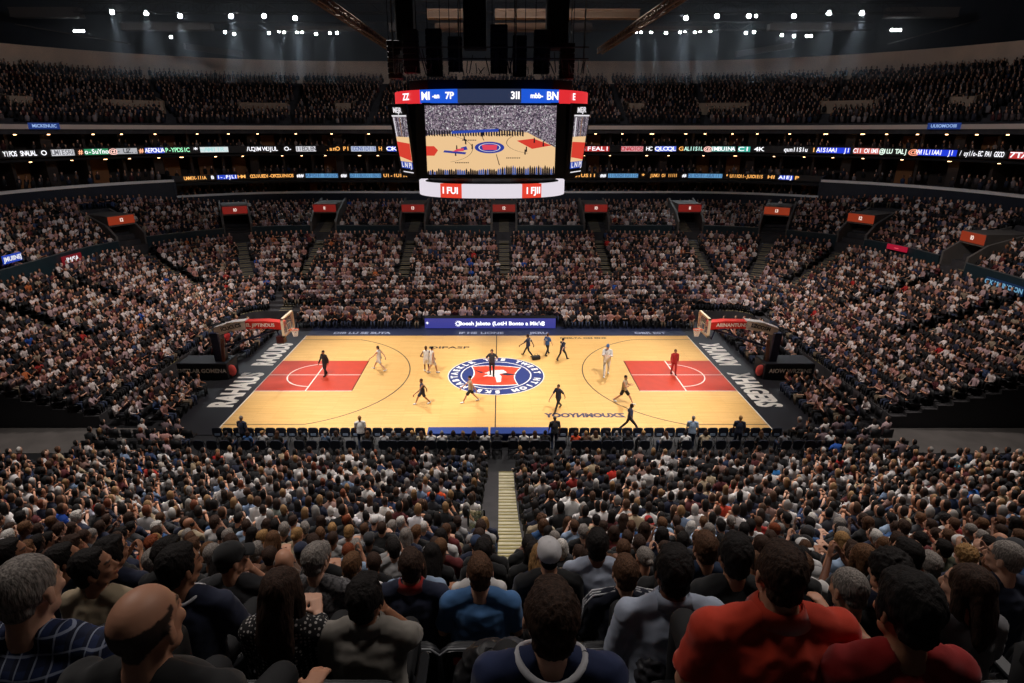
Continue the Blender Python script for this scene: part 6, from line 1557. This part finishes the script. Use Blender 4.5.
lo_items = [(184, 206, D_, 0, O_, 'UMMIX-IIIA'), (211, 214, D_, 0, W_, 'B'), (217, 237, B_, .8, W_, 'I-.PJLI'), (238, 245, D_, 0, O_, 'HM'), (250, 294, D_, 0, O_, 'COUIUEDI-OFODUINIOS'), (297, 304, D_, 0, W_, '##'), (306, 338, (110, 170, 215), .8, (30, 60, 110), 'VUPIDIEI-EUIUIO'), (341, 347, D_, 0, W_, '##'), (350, 381, (110, 170, 215), .8, (30, 60, 110), 'LOIIIEUIUIIIEUIX'), (384, 415, D_, 0, O_, 'UI-IUIIGEA'),
            (566, 596, D_, 0, O_, 'ILUIUSII'), (600, 606, D_, 0, W_, '##'), (608, 638, (110, 170, 215), .8, (30, 60, 110), 'JIIUIOIIUIIIC'), (641, 645, D_, 0, O_, '*'), (650, 677, D_, 0, O_, 'JUNKI OI IIIII'), (682, 686, D_, 0, W_, '#'), (688, 722, (110, 170, 215), .8, (30, 60, 110), 'DIIOIEI-UUIIII'), (726, 763, D_, 0, O_, '* UIIIOII-JUIOIEIS'), (768, 776, D_, 0, O_, 'HI'), (779, 793, B_, .9, W_, 'AIEJ'), (794, 800, D_, 0, O_, 'P')]
b2 = ribbon_base('led_ribbon', 'shorter amber and blue LED ribbon under the middle suites', 19.75, 9.75, 10.3, TL1a, TL1b)
ribbon(b2, 19.75, 9.75, 10.3, lo_items, TL1a, TL1b)
# small banners
for px, py, w_, h_, y_, bg, txt, lab in ((44, 128, 28, 6, None, (34, 60, 130), 'MICKENUIC', 'small blue banner on the upper ledge, at the left'), (944, 127, 30, 6, None, (40, 60, 110), 'UUIOMOOIII', 'small blue banner on the upper ledge, at the right')):
    t = t_px(px, 22.4, 14.95); x, y, nx, ny = ring(t, 22.4); zc = proj(x, y, 14.95)[2]; w = w_*zc/F; h = h_*zc/F
    rt = thing('banner', lab, 'banner', (x, y, 14.98), math.atan2(ny, nx)-PI/2); q = MB(); q.box(-w/2, w/2, -.05, .05, -h/2, h/2); p_ = q.obj('panel', emis('banner_blue', S(*bg), .7), rt)
    q = MB(); put_text(q, txt, Matrix.Translation((0, -.06, 0)) @ Matrix.Rotation(PI/2, 4, 'X'), h*.7, .002, .01); q.obj('lettering', emis('banner_text', S(150, 180, 230), 1.), p_)
for px, py, w_, h_, s_, z_, bg, st, tx, txt, lab in (
    (12, 250, 20, 8, 12.9, 6.3, (30, 60, 160), 1.2, W_, 'JMUIINEJ', 'small glowing blue screen at the left edge above the end stand'),
    (72, 260, 22, 9, 12.8, 5.1, (150, 30, 40), .5, W_, 'IM/SA', 'dark red banner on the rail of the left end stand'),
    (1004, 286, 40, 9, 12.7, 5.0, (20, 50, 90), .5, (110, 160, 190), 'OX MCINOION', 'dark blue banner on the rail of the right end stand'),
    (897, 249, 20, 5, 12.8, 5.5, (170, 20, 50), .8, (230, 90, 100), '----', 'glowing red banner strip on the rail of the right end stand')):
    t = t_px(px, s_, z_); x, y, nx, ny = ring(t, s_); zc = proj(x, y, z_)[2]; w = w_*zc/F*1.15; h = h_*zc/F
    rt = thing('banner', lab, 'banner', (x, y, z_), math.atan2(ny, nx)-PI/2); q = MB(); q.box(-w/2, w/2, -.05, .05, -h/2, h/2); p_ = q.obj('panel', emis('bn_%d' % px, S(*bg), st), rt)
    q = MB(); put_text(q, txt, Matrix.Translation((0, -.06, 0)) @ Matrix.Rotation(PI/2, 4, 'X'), h*.75, .002, .015); q.obj('lettering', emis('bnt_%d' % px, S(*tx), 1.), p_)
# glass guard beside the near aisle
y0, z0 = nrow(12); gr = thing('glass_guard', 'low glass guard panel beside the near stairway', 'railing', (-.12, y0, z0))
gm = bpy.data.materials.new('guard_glass'); gm.use_nodes = True; g_ = gm.node_tree.nodes['Principled BSDF']; g_.inputs['Base Color'].default_value = (*S(190, 200, 150), 1); g_.inputs['Roughness'].default_value = .1; g_.inputs['Alpha'].default_value = .35
mb = MB(); mb.box(-.32, 0, -.03, 0, .3, 1.35); mb.obj('glass_pane', gm, gr)
mb = MB(); mb.tube([(-.34, 0, 0), (-.34, 0, 1.38), (.02, 0, 1.38), (.02, 0, 0)], .02, 6); mb.obj('guard_frame', blackm, gr)
# ---------------------------------------------------------------- light
def spot(name, loc, tgt, watt, size_deg, blend=1., rad=.6, col=(1., .95, .9)):
    l = bpy.data.lights.new(name, 'SPOT'); l.energy = watt; l.spot_size = math.radians(size_deg); l.spot_blend = blend; l.shadow_soft_size = rad; l.color = col
    o = bpy.data.objects.new(name, l); C.objects.link(o); o.location = loc; d = V3(tgt)-V3(loc); o.rotation_euler = d.to_track_quat('-Z', 'Y').to_euler(); return o
K = 1.0
for sx in (-1, 1):
    for sy in (-1, 1):
        spot('court_light', (sx*13, sy*13, 25.), (sx*6.5, sy*1.2, 0), 23500*K, 42, .8, .5)
    spot('court_light', (sx*8, 0, 25.), (sx*6, 0, 0), 10500*K, 60, .9, .5)
    spot('bowl_light', (sx*12, 0, 25.), (sx*26, 3, 2), 15500*K, 66, 1., .8, (1., .88, .83))
for x in (-16, 0, 16): spot('bowl_light', (x, 2, 25.), (x*1.1, 15, 0), 12500*K, 56, 1., .8, (1., .9, .87))
for x in (-14, 0, 14): spot('near_stand_light', (x, -10, 25.), (x*1.1, -17, 2.), 15500*K, 80, 1., 1.5, (1., .93, .88))
for x in (-9, 9): spot('near_stand_light', (x, -25, 26.), (x*.6, -29.5, 9.), 4900*K, 75, 1., 3., (1., .92, .86))
spot('upper_light', (0, 2, 24.), (0, 44, 18.5), 6500*K, 100, 1., 1., (.92, .92, 1.))
for sx in (-1, 1): spot('upper_light', (sx*10, 0, 24.), (sx*48, 26, 18.5), 5500*K, 80, 1., 1., (.92, .92, 1.))
for p in FL: spot('floodlight_beam', (p.x, p.y-.3, p.z-.15), (p.x*.6, 8, 0), 2200*K, 30, 1., .2, (.85, .93, 1.))
for px in (234, 281, 300, 333, 638, 655, 683, 698, 750):
    p = atdepth(px, 33, 33); spot('floodlight_beam', (p.x, p.y-.3, p.z-.2), (p.x*1.02, 27, 6), 3200*K, 22, 1., .15, (.8, .92, 1.))
w = bpy.data.worlds.new('world'); bpy.context.scene.world = w; w.use_nodes = True; w.node_tree.nodes['Background'].inputs[0].default_value = (.5, .55, .7, 1); w.node_tree.nodes['Background'].inputs[1].default_value = .0
hz = bpy.data.materials.new('haze'); hz.use_nodes = True; nt = hz.node_tree; nt.nodes.remove(nt.nodes['Principled BSDF'])
vs_ = nt.nodes.new('ShaderNodeVolumeScatter'); vs_.inputs['Density'].default_value = .012; vs_.inputs['Color'].default_value = (.8, .9, 1., 1); vs_.inputs['Anisotropy'].default_value = .3
nt.links.new(vs_.outputs[0], nt.nodes['Material Output'].inputs['Volume'])
mb = MB(); mb.box(-42, 42, 20, 36, 19.2, 31); ho = mb.obj('haze', hz); ho['kind'] = 'stuff'; ho['label'] = 'faint smoky haze in the beams under the roof lamps'; ho['category'] = 'haze'
# ---------------------------------------------------------------- camera
cd = bpy.data.cameras.new('camera'); cam = bpy.data.objects.new('camera', cd); C.objects.link(cam); bpy.context.scene.camera = cam
cd.sensor_width = 36; cd.lens = F/1024*36; cd.clip_start = .1; cd.clip_end = 300
cam.location = (CAMX, CAMY, CAMZ); cam.rotation_euler = (PI/2-TH, 0, 0); cd.shift_x = 12/1024
sc = bpy.context.scene; sc.view_settings.view_transform = 'Standard'; sc.view_settings.look = 'None'; sc.view_settings.gamma = 1; sc.view_settings.use_curve_mapping = False; sc.view_settings.exposure = 0
cy = sc.cycles; cy.use_denoising = True; cy.max_bounces = 5; cy.diffuse_bounces = 3; cy.glossy_bounces = 3; cy.transparent_max_bounces = 8; cy.sample_clamp_indirect = 4.; cy.volume_bounces = 0; cy.volume_step_rate = 4.
